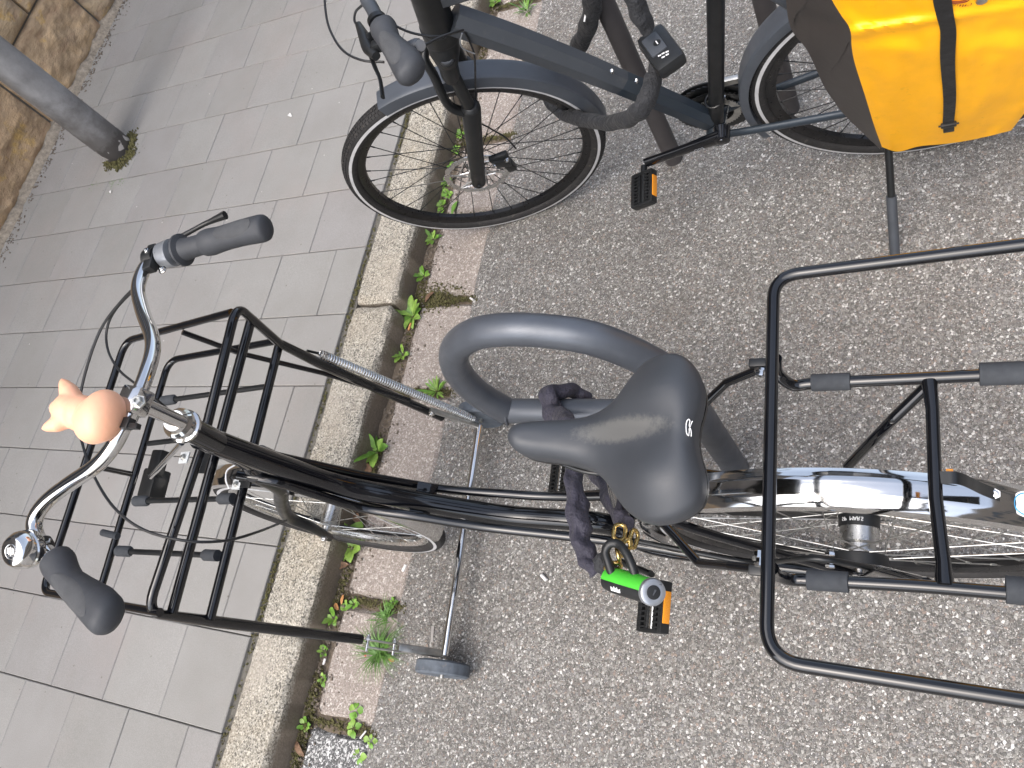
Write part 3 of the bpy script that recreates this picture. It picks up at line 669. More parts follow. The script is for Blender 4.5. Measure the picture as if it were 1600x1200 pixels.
qs = [head_top + ax_head * .03, head_top + ax_head * .06, clampc - ax_head * .004]
qp = B1.pl(283, 660, 0.0)
tube('stem_quill', [qp, qp.lerp(clampc, .8)], .0112, 'chrome', bk, 24)
st_ax = (clampc - qp).normalized()
# handlebar path
bar_dir_pts = [(400, 360, 1.085), (340, 376, 1.085), (262, 396, 1.09), (236, 408, 1.095), (222, 428, 1.10), (216, 455, 1.105), (224, 490, 1.11), (237, 525, 1.118), (238, 552, 1.124), (227, 590, 1.132), (213, 625, 1.135), (196, 662, 1.132), (175, 700, 1.124), (150, 728, 1.118), (110, 755, 1.11), (75, 782, 1.105), (56, 808, 1.10), (55, 832, 1.096), (70, 858, 1.09), (92, 888, 1.085), (116, 920, 1.082), (140, 950, 1.08)]
bar = [atz(*p) for p in bar_dir_pts]; barp = smoothpath(bar, 6)
hb = empty('handlebar', clampc - origin_of(bk)); hb.parent = bk
tube('bar', barp, .0113, 'chrome', hb, 24)
bx_ = (bar[9] - bar[11]).normalized()
g = G(); g_box(g, clampc, bx_, st_ax.cross(bx_), st_ax, .020, .0165, .0175, .006)
g.out('stem_clamp', 'chrome', hb)
cn = (V((0, 0, CAM_H)) - clampc).normalized()
bolt(atz(215, 627, 1.153), V((.0, -.35, .93)), hb, .0078, .005, 'zinc')
# bar end grips (ergonomic)
GL, GR = 1.9, 4.2
def grip(path, m, parent, flare=1.0, seg=32, wing=V((0, -1, 0))):
    q = smoothpath(path, 12); n = len(q); wing = V(wing).normalized()
    tt = [0, .03, .12, .3, .55, .8, .90, .95, .98, 1]
    prof = np.interp(np.linspace(0, 1, n), tt, [.0145, .0185, .0195, .0180, .0178, .0188, .0190, .0178, .0140, .005])
    def rd(t, d): return 1 + flare * .62 * max(0, d.dot(wing)) ** 1.5 * np.interp(t, [0, .12, .4, .78, .9, 1], [.35, .3, .0, 1, .95, .3])
    prof = prof * 1.13
    o = g_tube(G(), q, list(prof), seg, rdir=rd).out('grip', m, parent)
    # raised softer palm pad with a rim line
    i0, i1 = int(n * .30), int(n * .84); pad = G(); rows = []
    for i in range(i0, i1 + 1):
        t = i / (n - 1); tg = (q[min(i + 1, n - 1)] - q[i - 1]).normalized(); up = V((0, 0, 1)); up = (up - tg * tg.z).normalized(); sd = tg.cross(up); e = math.sin(math.pi * (i - i0) / (i1 - i0)) ** .5; row = []
        for k in range(9):
            an = (k / 8 - .5) * 1.9 * e + .15; d = up * math.cos(an) + sd * math.sin(an); row.append(q[i] + d * (prof[i] * rd(t, d) + (.0009 if 0 < k < 8 else -.0004)))
        rows.append(row)
    grid_surface('grip_pad', rows, 'rubber_pad', parent); return o
gl = grip([atz(84, 874, 1.090), atz(104, 903, 1.087), atz(135, 938, 1.083), atz(172, 978, 1.08)], 'rubber', hb, 2.1, wing=(.25, -1, -.1))
grr = grip([atz(318, 381, 1.085), atz(350, 372, 1.085), atz(385, 362, 1.083), atz(420, 354, 1.08)], 'rubber', hb, .45, wing=(-.1, -1, -.3))
# raised soft pad lines on grips
# gear twist shifter on the right
lathe('twist_shifter', atz(283, 391, 1.088), (atz(330, 378, 1.086) - atz(283, 391, 1.088)), [(-.004, .021), (.0, .027), (.004, .027), (.008, .019), (.018, .0175), (.040, .0170), (.048, .0165)], 'rubber', hb, 32)
g = G(); sa = (atz(283, 391, 1.088) - atz(258, 398, 1.09)).normalized()
g_lathe(g, atz(262, 397, 1.09), sa, [(-.012, .014), (-.011, .021), (.012, .0235), (.014, .018)], 20); g.out('shifter_window', 'silver_ring', hb)
g = G(); g_lathe(g, atz(240, 405, 1.094), sa, [(-.011, .0135), (-.010, .019), (.010, .019), (.011, .0135)], 20)
up_ = (V((0, 0, 1)) - sa * sa.z).normalized(); sd_ = sa.cross(up_)
g_box(g, atz(238, 404, 1.10), sd_, sa, up_, .024, .009, .009, .003); g.out('brake_clamp', 'plastic_black', hb)
for q in ((229, 392), (253, 421)): bolt(atz(*q, 1.112), up_, hb, .0055, .003, 'chrome')
lv = smoothpath([atz(247, 388, 1.085), atz(290, 366, 1.075), atz(320, 350, 1.07), atz(352, 336, 1.068)], 6)
tube('brake_lever', lv, lerp_r(len(lv), [.006, .0045, .004, .0045, .0075]), 'plastic_black', hb, 12)
# bell
bell = empty('bell', atz(34, 862, 1.12) - origin_of(hb)); bell.parent = hb
bax = (atz(20, 862, 1.135) - atz(60, 856, 1.10)); bax = V((-.25, -.10, .62)).normalized()
bc = atz(36, 859, 1.122)
lathe('bell_cap', bc, bax, [(-.016, .010), (-.016, .0255), (-.012, .0275), (-.004, .0272), (-.002, .0255), (.0, .0258), (.002, .0272), (.008, .0262), (.014, .0225), (.017, .0205), (.0185, .018), (.0188, .001)], 'chrome', bell, 40)
x_, y_, z_ = basis(bax, (0, 1, 0)); q = [bc + bax * .0192 + (x_ * math.cos(a) + y_ * math.sin(a)) * .0105 for a in np.linspace(0, 2 * math.pi, 30)[:-1]]
tube('bell_emblem', q, .0005, 'alu', bell, 6, closed=True)
g = G()
for k in range(-2, 3): g_tube(g, [bc + bax * .0192 + x_ * (k * .003) + y_ * (-.007 + abs(k) * .001), bc + bax * .0192 + x_ * (k * .003) + y_ * (.006 - abs(k) * .0015)], .0005, 5)
g_tube(g, [bc + bax * .0192 + x_ * -.007 + y_ * .006, bc + bax * .0192 + x_ * .007 + y_ * .006], .0006, 5); g.out('bell_emblem', 'alu', bell)
lathe('bell_clamp', atz(67, 852, 1.092), bar[18] - bar[17], [(-.005, .012), (-.005, .0145), (.005, .0145), (.005, .012)], 'plastic_black', bell, 20)
tube('bell_thumb_lever', [bc - bax * .014, bc - bax * .02 + V((.012, -.02, -.004)), atz(78, 842, 1.10)], .002, 'zinc', bell, 8)
# cables
for nm, pts, r in (('gear_cable', [(223, 437, 1.09), (190, 470, 1.07), (160, 510, 1.05), (140, 560, 1.03), (127, 610, 1.01), (122, 655, 1.0), (132, 705, .99), (150, 750, .98), (180, 795, .97), (225, 828, .95), (290, 845, .92), (350, 845, .87), (400, 832, .80), (448, 813, .60)], .0024), ('brake_cable', [(223, 440, 1.085), (182, 482, 1.06), (167, 515, 1.04), (169, 548, 1.03), (186, 578, 1.02), (212, 600, 1.01), (245, 625, .99), (275, 650, .93)], .0022)):
    tube(nm, smoothpath([atz(*p) for p in pts], 8), r, 'cable', bk, 8)
# bracket next to stem
g = G(); g_lathe(g, atz(199, 650, 1.13), (bar[11] - bar[10]), [(-.006, .0115), (-.006, .0155), (.006, .0155), (.006, .0115)], 20); g.out('light_clamp', 'zinc', hb)
bolt(atz(197, 640, 1.14), (0, 0, 1), hb, .004, .005, 'chrome')
g = G(); g_box(g, atz(198, 662, 1.145), (1, 0, 0), (0, 1, 0), (0, 0, 1), .008, .010, .006, .002); g_box(g, atz(208, 666, 1.145), (1, .2, 0), (0, 1, 0), (0, 0, 1), .004, .012, .004, .001); g.out('strap_block', 'plastic_black', hb)

# --- front carrier
fc = empty('front_carrier', B1.p(1.05, 0, .7) - origin_of(bk)); fc.parent = bk
def sym(a, b, c): return B1.p(a, b, c)
HB = .272
legR = [sym(1.02, .0, .885), sym(1.02, HB, .888), sym(1.088, HB + .004, .70), B1.pl(500, 568, .285), B1.pl(600, 612, .300), B1.pl(690, 652, .312)]
legL = [sym(1.02, 0, .885), sym(1.045, -HB - .006, .862), B1.p(1.05, -.287, .70), B1.p(1.02, -.29, .40), B1.p(1.0, -.295, .335)]
# left leg pixel guided at plausible heights
legL = [sym(1.02, 0, .885), atz(229, 957, .84), atz(332, 971, .66), atz(430, 983, .48), atz(520, 994, .30), atz(565, 999, .235)]
rp = fillet(legR[:3], .035) ; rp = fillet(legR, [0, .035, .05, .2, .2, 0]); lp = fillet(legL, [0, .042, .3, .3, .3, 0])
hl_ = lp[::-1] + rp[1:]; hz_ = [.0088 + .0027 * max(0, min(1, (.74 - p.z) / .08)) for p in hl_]
tube('hoop_leg_tube', hl_, hz_, 'gloss_black', fc, 18)
for (pr, pl_) in (((394, 494), (269, 957)), ((437, 535), (328, 968))):
    for rr, z0_, z1_ in ((0, .835 if pr[0] == 394 else .70, .79 if pr[0] == 394 else .68),):
        a_ = atz(pr[0], pr[1], z0_); b_ = atz(pl_[0], pl_[1], z1_ + .0)
        tube('back_bar', [a_, b_], .0094, 'gloss_black', fc, 16)
# bar 2 and 3 end points
rimz = .79
rimp = [sym(1.035, HB, .872), atz(215, 527, rimz + .01), atz(186, 560, rimz)]
rim_path = [atz(362, 488, .86), atz(196, 533, .795), atz(67, 925, .785), atz(250, 957, .83)]
tube('upper_rim_tube', fillet(rim_path, [0, .035, .03, 0]), .0078, 'gloss_black', fc, 16)
fl = [atz(432, 533, .705), atz(266, 566, .685), atz(158, 915, .68), atz(230, 948, .70)]
fl = [atz(432, 533, .705), atz(264, 563, .685), atz(152, 938, .675)]
tube('floor_tube', fillet(fl, [0, .035, 0]), .0078, 'gloss_black', fc, 16)
tube('side_strut', [atz(285, 519, .82), atz(375, 552, .70), atz(505, 583, .50), atz(640, 625, .30)], .006, 'gloss_black', fc, 12)
tube('connector', [atz(158, 731, .77), atz(206, 741, .685)], .006, 'gloss_black', fc, 12)
tube('stub', [atz(160, 832, .69), atz(184, 838, .685)], .0075, 'foam', fc, 12)
for (x0, y0, x1, y1, sl0, sl1) in ((258, 626, 415, 604, 1, 0), (215, 783, 362, 779, 1, 1), (188, 861, 338, 868, 1, 1), (232, 693, 300, 685, 0, 0)):
    a_, b_ = atz(x0, y0, .685), atz(x1, y1, .69)
    tube('floor_rod', [a_, b_], .0060, 'satin_black', fc, 12)
    dd = (b_ - a_).normalized(); L_ = (b_ - a_).length
    if sl0: tube('sleeve', [a_ - dd * .006, a_ + dd * .028, a_ + dd * .034], [.0115, .0115, .008], 'foam', fc, 16)
    if sl1: tube('sleeve', [b_ + dd * .004, b_ - dd * .030, b_ - dd * .036], [.0115, .0115, .008], 'foam', fc, 16)
# head tube clamps: pale square plates with bolts and gusset plates
for q, zz in (((288, 715), .895), ((370, 757), .70)):
    c = atz(*q, zz); ya = (atz(q[0] - 5, q[1] + 18, zz) - c).normalized(); xa = V((0, 0, 1)).cross(ya)
    box('clamp_plate', c, xa, ya, (0, 0, 1), .0105, .0105, .0015, 'pale_plate', fc, .0008); bolt(c + V((0, 0, .004)), (0, 0, 1), fc, .0045, .003)
for q, zz in (((322, 690), .86), ((322, 722), .80), ((385, 745), .70)):
    c = atz(*q, zz); box('gusset', c, B1.fw, B1.rt, B1.up, .016, .022, .0025, 'satin_black', fc, .001)
# lamp and its chrome bracket tucked behind the floor
hl = empty('front_lamp', atz(245, 745, .62) - origin_of(bk)); hl.parent = bk
tube('lamp_arm', [atz(284, 692, .85), atz(236, 745, .70)], .0055, 'chrome', hl, 14)
box('lamp_housing', atz(241, 757, .61), B1.rt, B1.fw, B1.up, .034, .022, .022, 'plastic_black', hl, .006); box('lamp_shield', atz(247, 724, .63), B1.rt, B1.fw, B1.up, .030, .017, .012, 'plastic_black', hl, .005)
# white wire on front mudguard, cable clip
wq = smoothpath([atz(368, 726, .60), atz(355, 735, .61), atz(353, 750, .61), atz(358, 764, .60)], 6)
tube('mudguard_wire', wq, .0018, 'white', bk, 8)

# --- swing-down stand on the front carrier: axle, small wheels, hinge, spring
sw = empty('carrier_stand', atz(720, 850, .065) - origin_of(bk)); sw.parent = bk
axL, axR = atz(695, 1024, .065), atz(750, 664, .065)
tube('axle_rod', [axL, axR], .0098, 'chrome', sw, 18)
ad = (axR - axL).normalized()
def castor(c, root):
    cw = empty('small_wheel', c - origin_of(root)); cw.parent = root
    lathe('tyre', c, ad, [(-.014, .048), (-.0165, .060), (-.012, .0655), (.012, .0655), (.0165, .060), (.014, .048)], 'tyre_small', cw, 40)
    lathe('rim', c, ad, [(-.011, .010), (-.011, .049), (.011, .049), (.011, .010)], 'plastic_dark', cw, 36)
    tube('axle_nut', [c - ad * .022, c + ad * .022], .006, 'zinc', cw, 8)
castor(axL - ad * .031, sw); castor(axR + ad * .031, sw)
hl0, hl1 = atz(562, 998, .240), atz(688, 1017, .075)
dh = (hl1 - hl0).normalized(); sdh = dh.cross(V((0, 0, 1))).normalized(); uph = sdh.cross(dh)
box('hinge_bracket', hl0.lerp(hl1, .30), dh, sdh, uph, .040, .0015, .011, 'zinc', sw, .0008); box('hinge_bracket', hl0.lerp(hl1, .30) + sdh * .016, dh, sdh, uph, .040, .0015, .011, 'zinc', sw, .0008)
box('hinge_arm', hl0.lerp(hl1, .74) + sdh * .006, dh, sdh, uph, .055, .009, .009, 'zinc', sw, .002)
for t_ in (.10, .42): bolt(hl0.lerp(hl1, t_) - sdh * .004, -sdh, sw, .006, .005); tube('pin', [hl0.lerp(hl1, t_) - sdh * .012, hl0.lerp(hl1, t_) + sdh * .026], .004, 'chrome', sw, 10)
hr0, hr1 = atz(680, 645, .205), axR - ad * .004
tube('hinge_arm', [atz(672, 640, .22), hr1 + V((0, -.003, 0))], [.008, .007], 'zinc', sw, 12, sx=.5); bolt(atz(674, 647, .225), (-1, 0, .5), sw, .006, .005, 'chrome')
# coil spring
s0, s1 = atz(492, 549, .60), atz(746, 657, .085); sdv = (s1 - s0); Ls = sdv.length; sx1, sy1, sz1 = basis(sdv)
turns = 70; q = []
for k in range(turns * 10 + 1):
    t_ = k / (turns * 10); a = 2 * math.pi * turns * t_; rr = .0088 * min(1, t_ * 40 + .3, (1 - t_) * 40 + .3); q.append(s0 + sdv * (.02 + t_ * .96) + (sx1 * math.cos(a) + sy1 * math.sin(a)) * rr)
tube('coil_spring', q, .0021, 'steel_cable', sw, 6)
tube('spring_hook', [atz(480, 548, .62), s0 + sdv * .03], .003, 'satin_black', sw, 8)

# --- rear carrier
rc = empty('rear_carrier', B1.p(0, 0, .8) - origin_of(bk)); rc.parent = bk
def Z(px, py, c_=.862): return atz(px, py, c_)
big = [(1640, 378, .87), (1590, 384, .87), (1420, 404, .87), (1208, 432, .87), (1207, 560, .87), (1204, 700, .87), (1203, 850, .87), (1200, 1028, .87), (1400, 1064, .87), (1600, 1096, .87), (1760, 1120, .87)]
cor = [Z(1612, 380, .87), Z(1209, 432, .87), Z(1197, 1031, .87), Z(1800, 1127, .87)]
back = Z(1830, 390, .87)
pathb = [cor[1], cor[2], cor[3], Z(1815, 380, .87)]
outer = [Z(1665, 374, .868), cor[1], cor[2], Z(1672, 1106, .868)]
tube('outer_hoop', fillet([Z(1665, 600, .868), outer[0], outer[1], outer[2], outer[3], Z(1665, 900, .868)], [0, .03, .035, .042, .04, 0], 9), .0082, 'gloss_black', rc, 20)
rR = [Z(1212, 560, .845), Z(1216, 584, .81), Z(1240, 602, .785), Z(1275, 599, .782), Z(1440, 591, .782), Z(1610, 583, .782)]
rL = [Z(1206, 888, .845), Z(1213, 898, .81), Z(1235, 905, .785), Z(1275, 907, .782), Z(1440, 916, .782), Z(1610, 930, .782)]
tube('inner_rail', smoothpath(rR, 6), .0080, 'gloss_black', rc, 18); tube('inner_rail', smoothpath(rL, 6), .0080, 'gloss_black', rc, 18)
tube('crossbar', [Z(1452, 596, .782), Z(1457, 640, .782), Z(1462, 780, .782), Z(1474, 880, .782), Z(1476, 914, .782)], [.0095, .0080, .0080, .0085, .0105], 'gloss_black', rc, 18)
for a_, b_, r in (((1268, 598), (1329, 596), .0118), ((1530, 585), (1640, 581), .0145), ((1261, 906), (1326, 910), .0125), ((1571, 921), (1640, 927), .0155)):
    p, q = Z(*a_, .782), Z(*b_, .782); dd = (q - p).normalized()
    tube('sleeve', [p, p + dd * .0005, q - dd * .0005, q], [r * .93, r, r, r * .93], 'foam', rc, 24)
# stays
def flatstay(pts, m='gloss_black', r=.0075): return tube('carrier_stay', fillet(pts, .012), r, m, rc, 12)
flatstay([Z(1448, 604, .772), Z(1395, 655, .74), Z(1325, 728, .60), B1.p(.0, .075, .37)])
flatstay([Z(1448, 912, .772), B1.p(-.05, -.09, .6), B1.p(-.0, -.08, .37)])
flatstay([B1.p(.285, .02, .74), Z(1100, 632, .76), Z(1135, 598, .79), Z(1184, 578, .82), Z(1205, 572, .83)], r=.0062)
flatstay([B1.p(.285, -.02, .74), Z(1040, 822, .74), Z(1092, 880, .75), Z(1140, 884, .79), Z(1196, 890, .82)], r=.0062)
for q in ((1185, 568), (1186, 892)):
    c = Z(*q, .83); box('bracket', c, B1.fw, B1.rt, B1.up, .012, .006, .006, 'satin_black', rc, .002); 
    bolt(Z(q[0] + 2, q[1] + 14 if q[1] < 600 else q[1] - 14, .835), -B1.rt if q[1] < 600 else B1.rt, rc, .0055, .005, 'chrome')
bolt(Z(1185, 868, .82), B1.rt, rc, .0055, .006, 'chrome'); bolt(Z(1190, 885, .82), B1.rt, rc, .005, .005, 'chrome')
for q in ((1297, 862), (1297, 882)): bolt(B1.pl(*q, -.072), B1.rt, bk, .0055, .005, 'chrome')
# rear lamp holder strap on the mudguard with amber chip
ls = [B1.pl(1468, 750, .0), B1.pl(1500, 752, .0), B1.pl(1535, 768, .0), B1.pl(1562, 776, -.0)]
g = G(); rows = []
for p in smoothpath([p + B1.up * .012 for p in ls[:3]] + [ls[3] + B1.up * .004], 6): rows.append([p + B1.rt * .0075, p + B1.rt * .0075 + B1.up * .002, p - B1.rt * .0075 + B1.up * .002, p - B1.rt * .0075])
grid_surface('mudguard_strap', rows, 'satin_black', rc, closed_u=True)
bolt(B1.pl(1554, 774, 0) + B1.up * .010, B1.up, rc, .0050, .002, 'chrome')
box('reflector_chip', B1.pl(1484, 748, .006) + B1.up * .017, B1.fw, B1.rt, B1.up, .004, .008, .0015, 'amber', rc, .0008)
# stickers on rear mudguard at the picture's edge: white round badge with blue ring
sk = B1.pl(1603, 789, -.0) + B1.up * .004
g_lathe(G(), sk, B1.up - B1.fw * .3, [(.0, .017), (.001, .017), (.0012, .016)], 28).out('badge', 'white', bk)
g = G(); x_, y_, z_ = basis(B1.up - B1.fw * .3); q = [sk + z_ * .0014 + (x_ * math.cos(a) + y_ * math.sin(a)) * .0142 for a in np.linspace(0, 2 * math.pi, 30)[:-1]]
M['blue'] = simple('blue print', (.05, .30, .55), .4, 0, .05, 30, 0); tube('badge_ring', q, .0009, 'blue', bk, 6, closed=True)
box('reflector', B1.p(-.22, -.004, .55), B1.fw, B1.up, B1.rt, .02, .02, .003, 'amber', rw, .001)

# --- saddle
sdl = empty('saddle', B1.p(.25, 0, .88) - origin_of(bk)); sdl.parent = bk
SZ = .935
outl = [(791, 683), (793, 672), (801, 662), (820, 656), (840, 652), (870, 647), (900, 640), (925, 630), (950, 614), (972, 592), (993, 571), (1010, 560), (1032, 554), (1055, 554), (1075, 562), (1089, 578), (1097, 600), (1099, 620), (1095, 643), (1090, 662), (1088, 682), (1089, 705), (1094, 725), (1097, 748), (1094, 772), (1084, 790), (1066, 803), (1045, 811), (1022, 814), (1002, 811), (982, 802), (962, 786), (944, 762), (926, 738), (905, 722), (875, 713), (850, 710), (825, 709), (806, 705), (795, 696)]
o3 = [atz(x, y, SZ) for x, y in outl]; o3 = smoothpath(o3, 3, closed=True)
loc = [((p - B1.C).dot(B1.fw), (p - B1.C).dot(B1.rt)) for p in o3]
a_n, a_r = max(l[0] for l in loc), min(l[0] for l in loc); bmid = sum(l[1] for l in loc) / len(loc)
S_ = [0, .12, .25, .38, .5, .62, .73, .83, .91, .97, 1.0, 1.005, .995, .965]
def ztop(a): 
    t_ = (a - a_r) / (a_n - a_r); return .925 + .030 * math.exp(-((t_ - .08) / .28) ** 2) - .012 * math.exp(-((t_ - .6) / .2) ** 2) + .012 * math.exp(-((t_ - .98) / .2) ** 2)
rings = []
bn = loc[0][1]
for k, s in enumerate(S_):
    r = []
    for (a, b) in loc:
        t_ = (a - a_r) / (a_n - a_r); as_ = min(max(a, a_r + .035), a_n - .020); bs = np.interp(t_, [0, 1], [bmid + .0, bn])
        aa = as_ + (a - as_) * s; bb_ = bs + (b - bs) * s
        edge = s ** 3.0; width = abs(b - bs)
        z = ztop(aa) - (.012 + .012 * min(1, width / .05)) * edge - .0
        z += .010 * math.exp(-((aa - (a_r + .062)) / .045) ** 2) * math.exp(-((abs(bb_ - bmid) - .058) / .030) ** 2)
        z -= .004 * math.exp(-((bb_ - bs) / .026) ** 2) * math.exp(-((t_ - .30) / .22) ** 2)
        if k == 10: z -= .006
        if k == 11: z -= .018
        if k == 12: z -= .030
        if k == 13: z -= .036
        r.append(B1.p(aa, bb_, z + .012))
    rings.append(r)
g = G(); nr = len(rings[0]); allr = rings[1:]
g.add([p for r in allr for p in r], [(i * nr + k, i * nr + (k + 1) % nr, (i + 1) * nr + (k + 1) % nr, (i + 1) * nr + k) for i in range(len(allr) - 1) for k in range(nr)] + [tuple(range(nr)), tuple((len(allr) - 1) * nr + k for k in range(nr))])
sc_ = g.out('saddle_cover', 'vinyl', sdl, angle=180)
md = sc_.modifiers.new('r', 'REMESH'); md.mode = 'VOXEL'; md.voxel_size = .0024; md.use_smooth_shade = True
md = sc_.modifiers.new('s', 'SMOOTH'); md.factor = .8; md.iterations = 16
# saddle base tray and rails, clamp
tr = [[p - B1.up * h_ for p in ring_] for ring_, h_ in ((rings[13], -.002), (rings[13], .006))]
inner = [B1.p(.25, 0, .88).lerp(p, .8) - B1.up * .004 for p in rings[13]]
grid_surface('saddle_base', [tr[0], tr[1], inner], 'plastic_black', sdl, closed_u=True)
g = G(); g.add(inner, [tuple(range(len(inner)))]); g.out('saddle_underside', 'plastic_black', sdl)
for s in (-1, 1):
    tube('saddle_rail', smoothpath([B1.p(a_n - .05, s * .012, .885), B1.p(.29, s * .022, .862), B1.p(.22, s * .022, .862), B1.p(a_r + .03, s * .045, .885)], 6), .0035, 'satin_black', sdl, 10)
lathe('saddle_clamp', B1.p(.258, 0, .862), B1.rt, [(-.03, .008), (-.028, .014), (.028, .014), (.03, .008)], 'zinc', sdl, 20)
# printed mark near the rear edge
def sr_mark():
    def q(px, py): return atz(px, py, .949)
    def hh(px, py):
        p = atz(px, py, .94)
        for _ in range(3):
            a = (p - B1.C).dot(B1.fw); b = (p - B1.C).dot(B1.rt); 
            c_ = best_height(a, b); p = atz(px, py, (B1.p(a, b, c_)).z + .0012)
        return p
    def best_height(a, b):
        t_ = 0
        bd, bz = 9, .95
        for r in rings[:11]:
            for p in r:
                pa, pb = (p - B1.C).dot(B1.fw), (p - B1.C).dot(B1.rt); dd = (pa - a) ** 2 + (pb - b) ** 2
                if dd < bd: bd = dd; bz = (p - B1.C).dot(B1.up)
        return bz
    g = G()
    for st_ in ([(1076, 681), (1073, 677), (1072, 668), (1073, 659), (1076, 655), (1078, 658), (1077, 664), (1078, 668)], [(1078, 668), (1080, 662), (1082, 658)], [(1076, 681), (1077, 674), (1077, 670), (1079, 670), (1080, 676), (1080, 682)]):
        g_tube(g, smoothpath([hh(*s) for s in st_], 4), .0006, 5)
    g.out('saddle_print', 'white', sdl)
sr_mark()

# ================================================================== rubber animal lamp on the handlebar
fg = empty('rubber_figure', atz(150, 650, 1.15), 'peach coloured rubber animal figure with two pointed ears sitting on the chrome handlebar', 'toy figure')
bmf = bmesh.new()
def sph(px, py, z, sx, sy, sz, rot=None):
    mt_ = Matrix.Translation(atz(px, py, z)); 
    if rot is not None: mt_ = mt_ @ rot
    bmesh.ops.create_icosphere(bmf, subdivisions=3, radius=1, matrix=mt_ @ Matrix.Diagonal((sx, sy, sz, 1)))
BZ = 1.165
sph(160, 650, BZ, .0385, .0285, .031); sph(152, 655, BZ, .036, .030, .030)
sph(108, 640, BZ + .012, .0245, .0240, .023); sph(128, 646, BZ + .006, .0265, .0235, .024); sph(92, 638, BZ + .014, .013, .012, .013)
def cone(pts, rs):
    P = [atz(*p) for p in pts]
    for i in range(13):
        t_ = i / 12; j = t_ * (len(P) - 1); k = min(int(j), len(P) - 2); p = P[k].lerp(P[k + 1], j - k); r = np.interp(t_, np.linspace(0, 1, len(rs)), rs)
        bmesh.ops.create_icosphere(bmf, subdivisions=2, radius=r, matrix=Matrix.Translation(p))
cone([(116, 630, BZ + .012), (108, 612, BZ + .018), (101, 601, BZ + .022), (96, 593, BZ + .024)], [.0165, .0135, .0085, .0025])
cone([(107, 652, BZ + .012), (90, 662, BZ + .018), (76, 667, BZ + .022), (66, 670, BZ + .024)], [.0155, .0125, .0078, .0024])
og = fg.location
for v in bmf.verts: v.co -= og
me = D.meshes.new('body'); bmf.to_mesh(me); bmf.free(); me.materials.append(M['peach']); fo = D.objects.new('body', me); COL.objects.link(fo); fo.parent = fg
md = fo.modifiers.new('r', 'REMESH'); md.mode = 'VOXEL'; md.voxel_size = .0016; md.use_smooth_shade = True
md = fo.modifiers.new('s', 'SMOOTH'); md.factor = .7; md.iterations = 14

# ================================================================== chain lock of bike 1
lk1 = empty('chain_lock', atz(900, 800, .40), 'navy fabric sleeved chain lock with green padlock looped from the stand to the black bicycle', 'bike lock')
def cloth(pts, rs, m, parent, name='sleeve', seg=30, amp=.30, sx=.8, fold=18):
    q = smoothpath(pts, 12); r = lerp_r(len(q), rs); ph = random.random() * 9; L = len(q)
    def rf(t, a): return 1 + amp * vnoise(math.cos(a) * 1.4 + ph, math.sin(a) * 1.4, t * L / fold * 3.0) + amp * .55 * math.sin(t * L / fold * 9 + 2.2 * math.cos(a + ph))
    return g_tube(G(), q, r, seg, sx=sx, rfun=rf).out(name, m, parent, angle=65)
cloth([(V((X + .045, .72, .30))), V((X + .052, .745, CB.z - .01)), V((X + .020, .765, CB.z + .05)), V((X - .02, .75, CB.z + .047)), atz(885, 660, .46), atz(893, 700, .50), atz(900, 735, .52)], [.019, .021, .021, .020, .019, .020], 'navy', lk1)
cloth([atz(893, 705, .52), atz(897, 755, .55), atz(903, 800, .57), atz(908, 840, .57), atz(920, 872, .56), atz(936, 893, .55)], [.016, .021, .022, .021, .021, .018], 'navy', lk1)
cloth([V((X + .045, .72, .30)), V((X - .0, .70, .285)), atz(925, 720, .36), atz(945, 760, .45), atz(962, 795, .52), atz(978, 818, .55)], [.018, .018, .018, .018, .019, .016], 'navy', lk1)
cloth([atz(936, 870, .565), atz(946, 888, .563), atz(958, 895, .56)], [.017, .017, .015], 'black_nylon', lk1, 'sleeve_lining')
def link(c, ax, side, L=.021, W=.0095, r=.0036):
    ax, side = V(ax).normalized(), V(side); side = (side - ax * side.dot(ax)).normalized(); q = []
    for k in range(20):
        a = 2 * math.pi * k / 20; q.append(c + ax * ((L - W) * .5 * (1 if math.cos(a) > 0 else -1) + W * math.cos(a)) + side * W * math.sin(a))
    tube('chain_link', q, r, 'gold', lk1, 10, closed=True)
link(atz(968, 832, .575), (atz(964, 848, .58) - atz(968, 818, .57)), (.3, 1, .3)); link(atz(990, 842, .575), (atz(985, 856, .58) - atz(994, 825, .57)), (1, .1, .2))
link(atz(976, 856, .585), (atz(966, 868, .59) - atz(985, 846, .58)), (.1, .3, 1)); link(atz(966, 868, .59), (0, .3, -1), (1, .4, .1), .018)
link(atz(958, 886, .58), (atz(950, 893, .57) - atz(968, 880, .59)), (.2, .5, 1))
# padlock body: horizontal barrel
pl0, pl1 = atz(952, 905, .585), atz(1022, 926, .61); pax = (pl1 - pl0).normalized()
pk = empty('padlock', pl0.lerp(pl1, .5) - origin_of(lk1)); pk.parent = lk1
ux = (V((.45, -.0, 1)) - pax * V((.45, 0, 1)).dot(pax)).normalized(); sxp = pax.cross(ux)
if sxp.x < 0: sxp = -sxp
upk = (ray(985, 925) * -1).normalized(); upk = (upk - pax * upk.dot(pax)).normalized(); rgt = pax.cross(upk)
if rgt.x < 0: rgt = -rgt          # towards the top of the photograph
def half(a0, a1, r, nm, m, t0=0, t1=1, n=16):
    rows = []
    for i in range(9):
        t_ = t0 + (t1 - t0) * i / 8; rr = r * (1 - .10 * (abs(2 * t_ - 1) ** 6 if t_ < .1 else 0)); c = pl0.lerp(pl1, t_)
        rows.append([c + (rgt * math.cos(a) + upk * math.sin(a)) * rr for a in np.linspace(a0, a1, n)])
    rows = [[pl0.lerp(pl1, t0)] * n] + rows + [[pl0.lerp(pl1, t1)] * n]
    return grid_surface(nm, rows, m, pk)
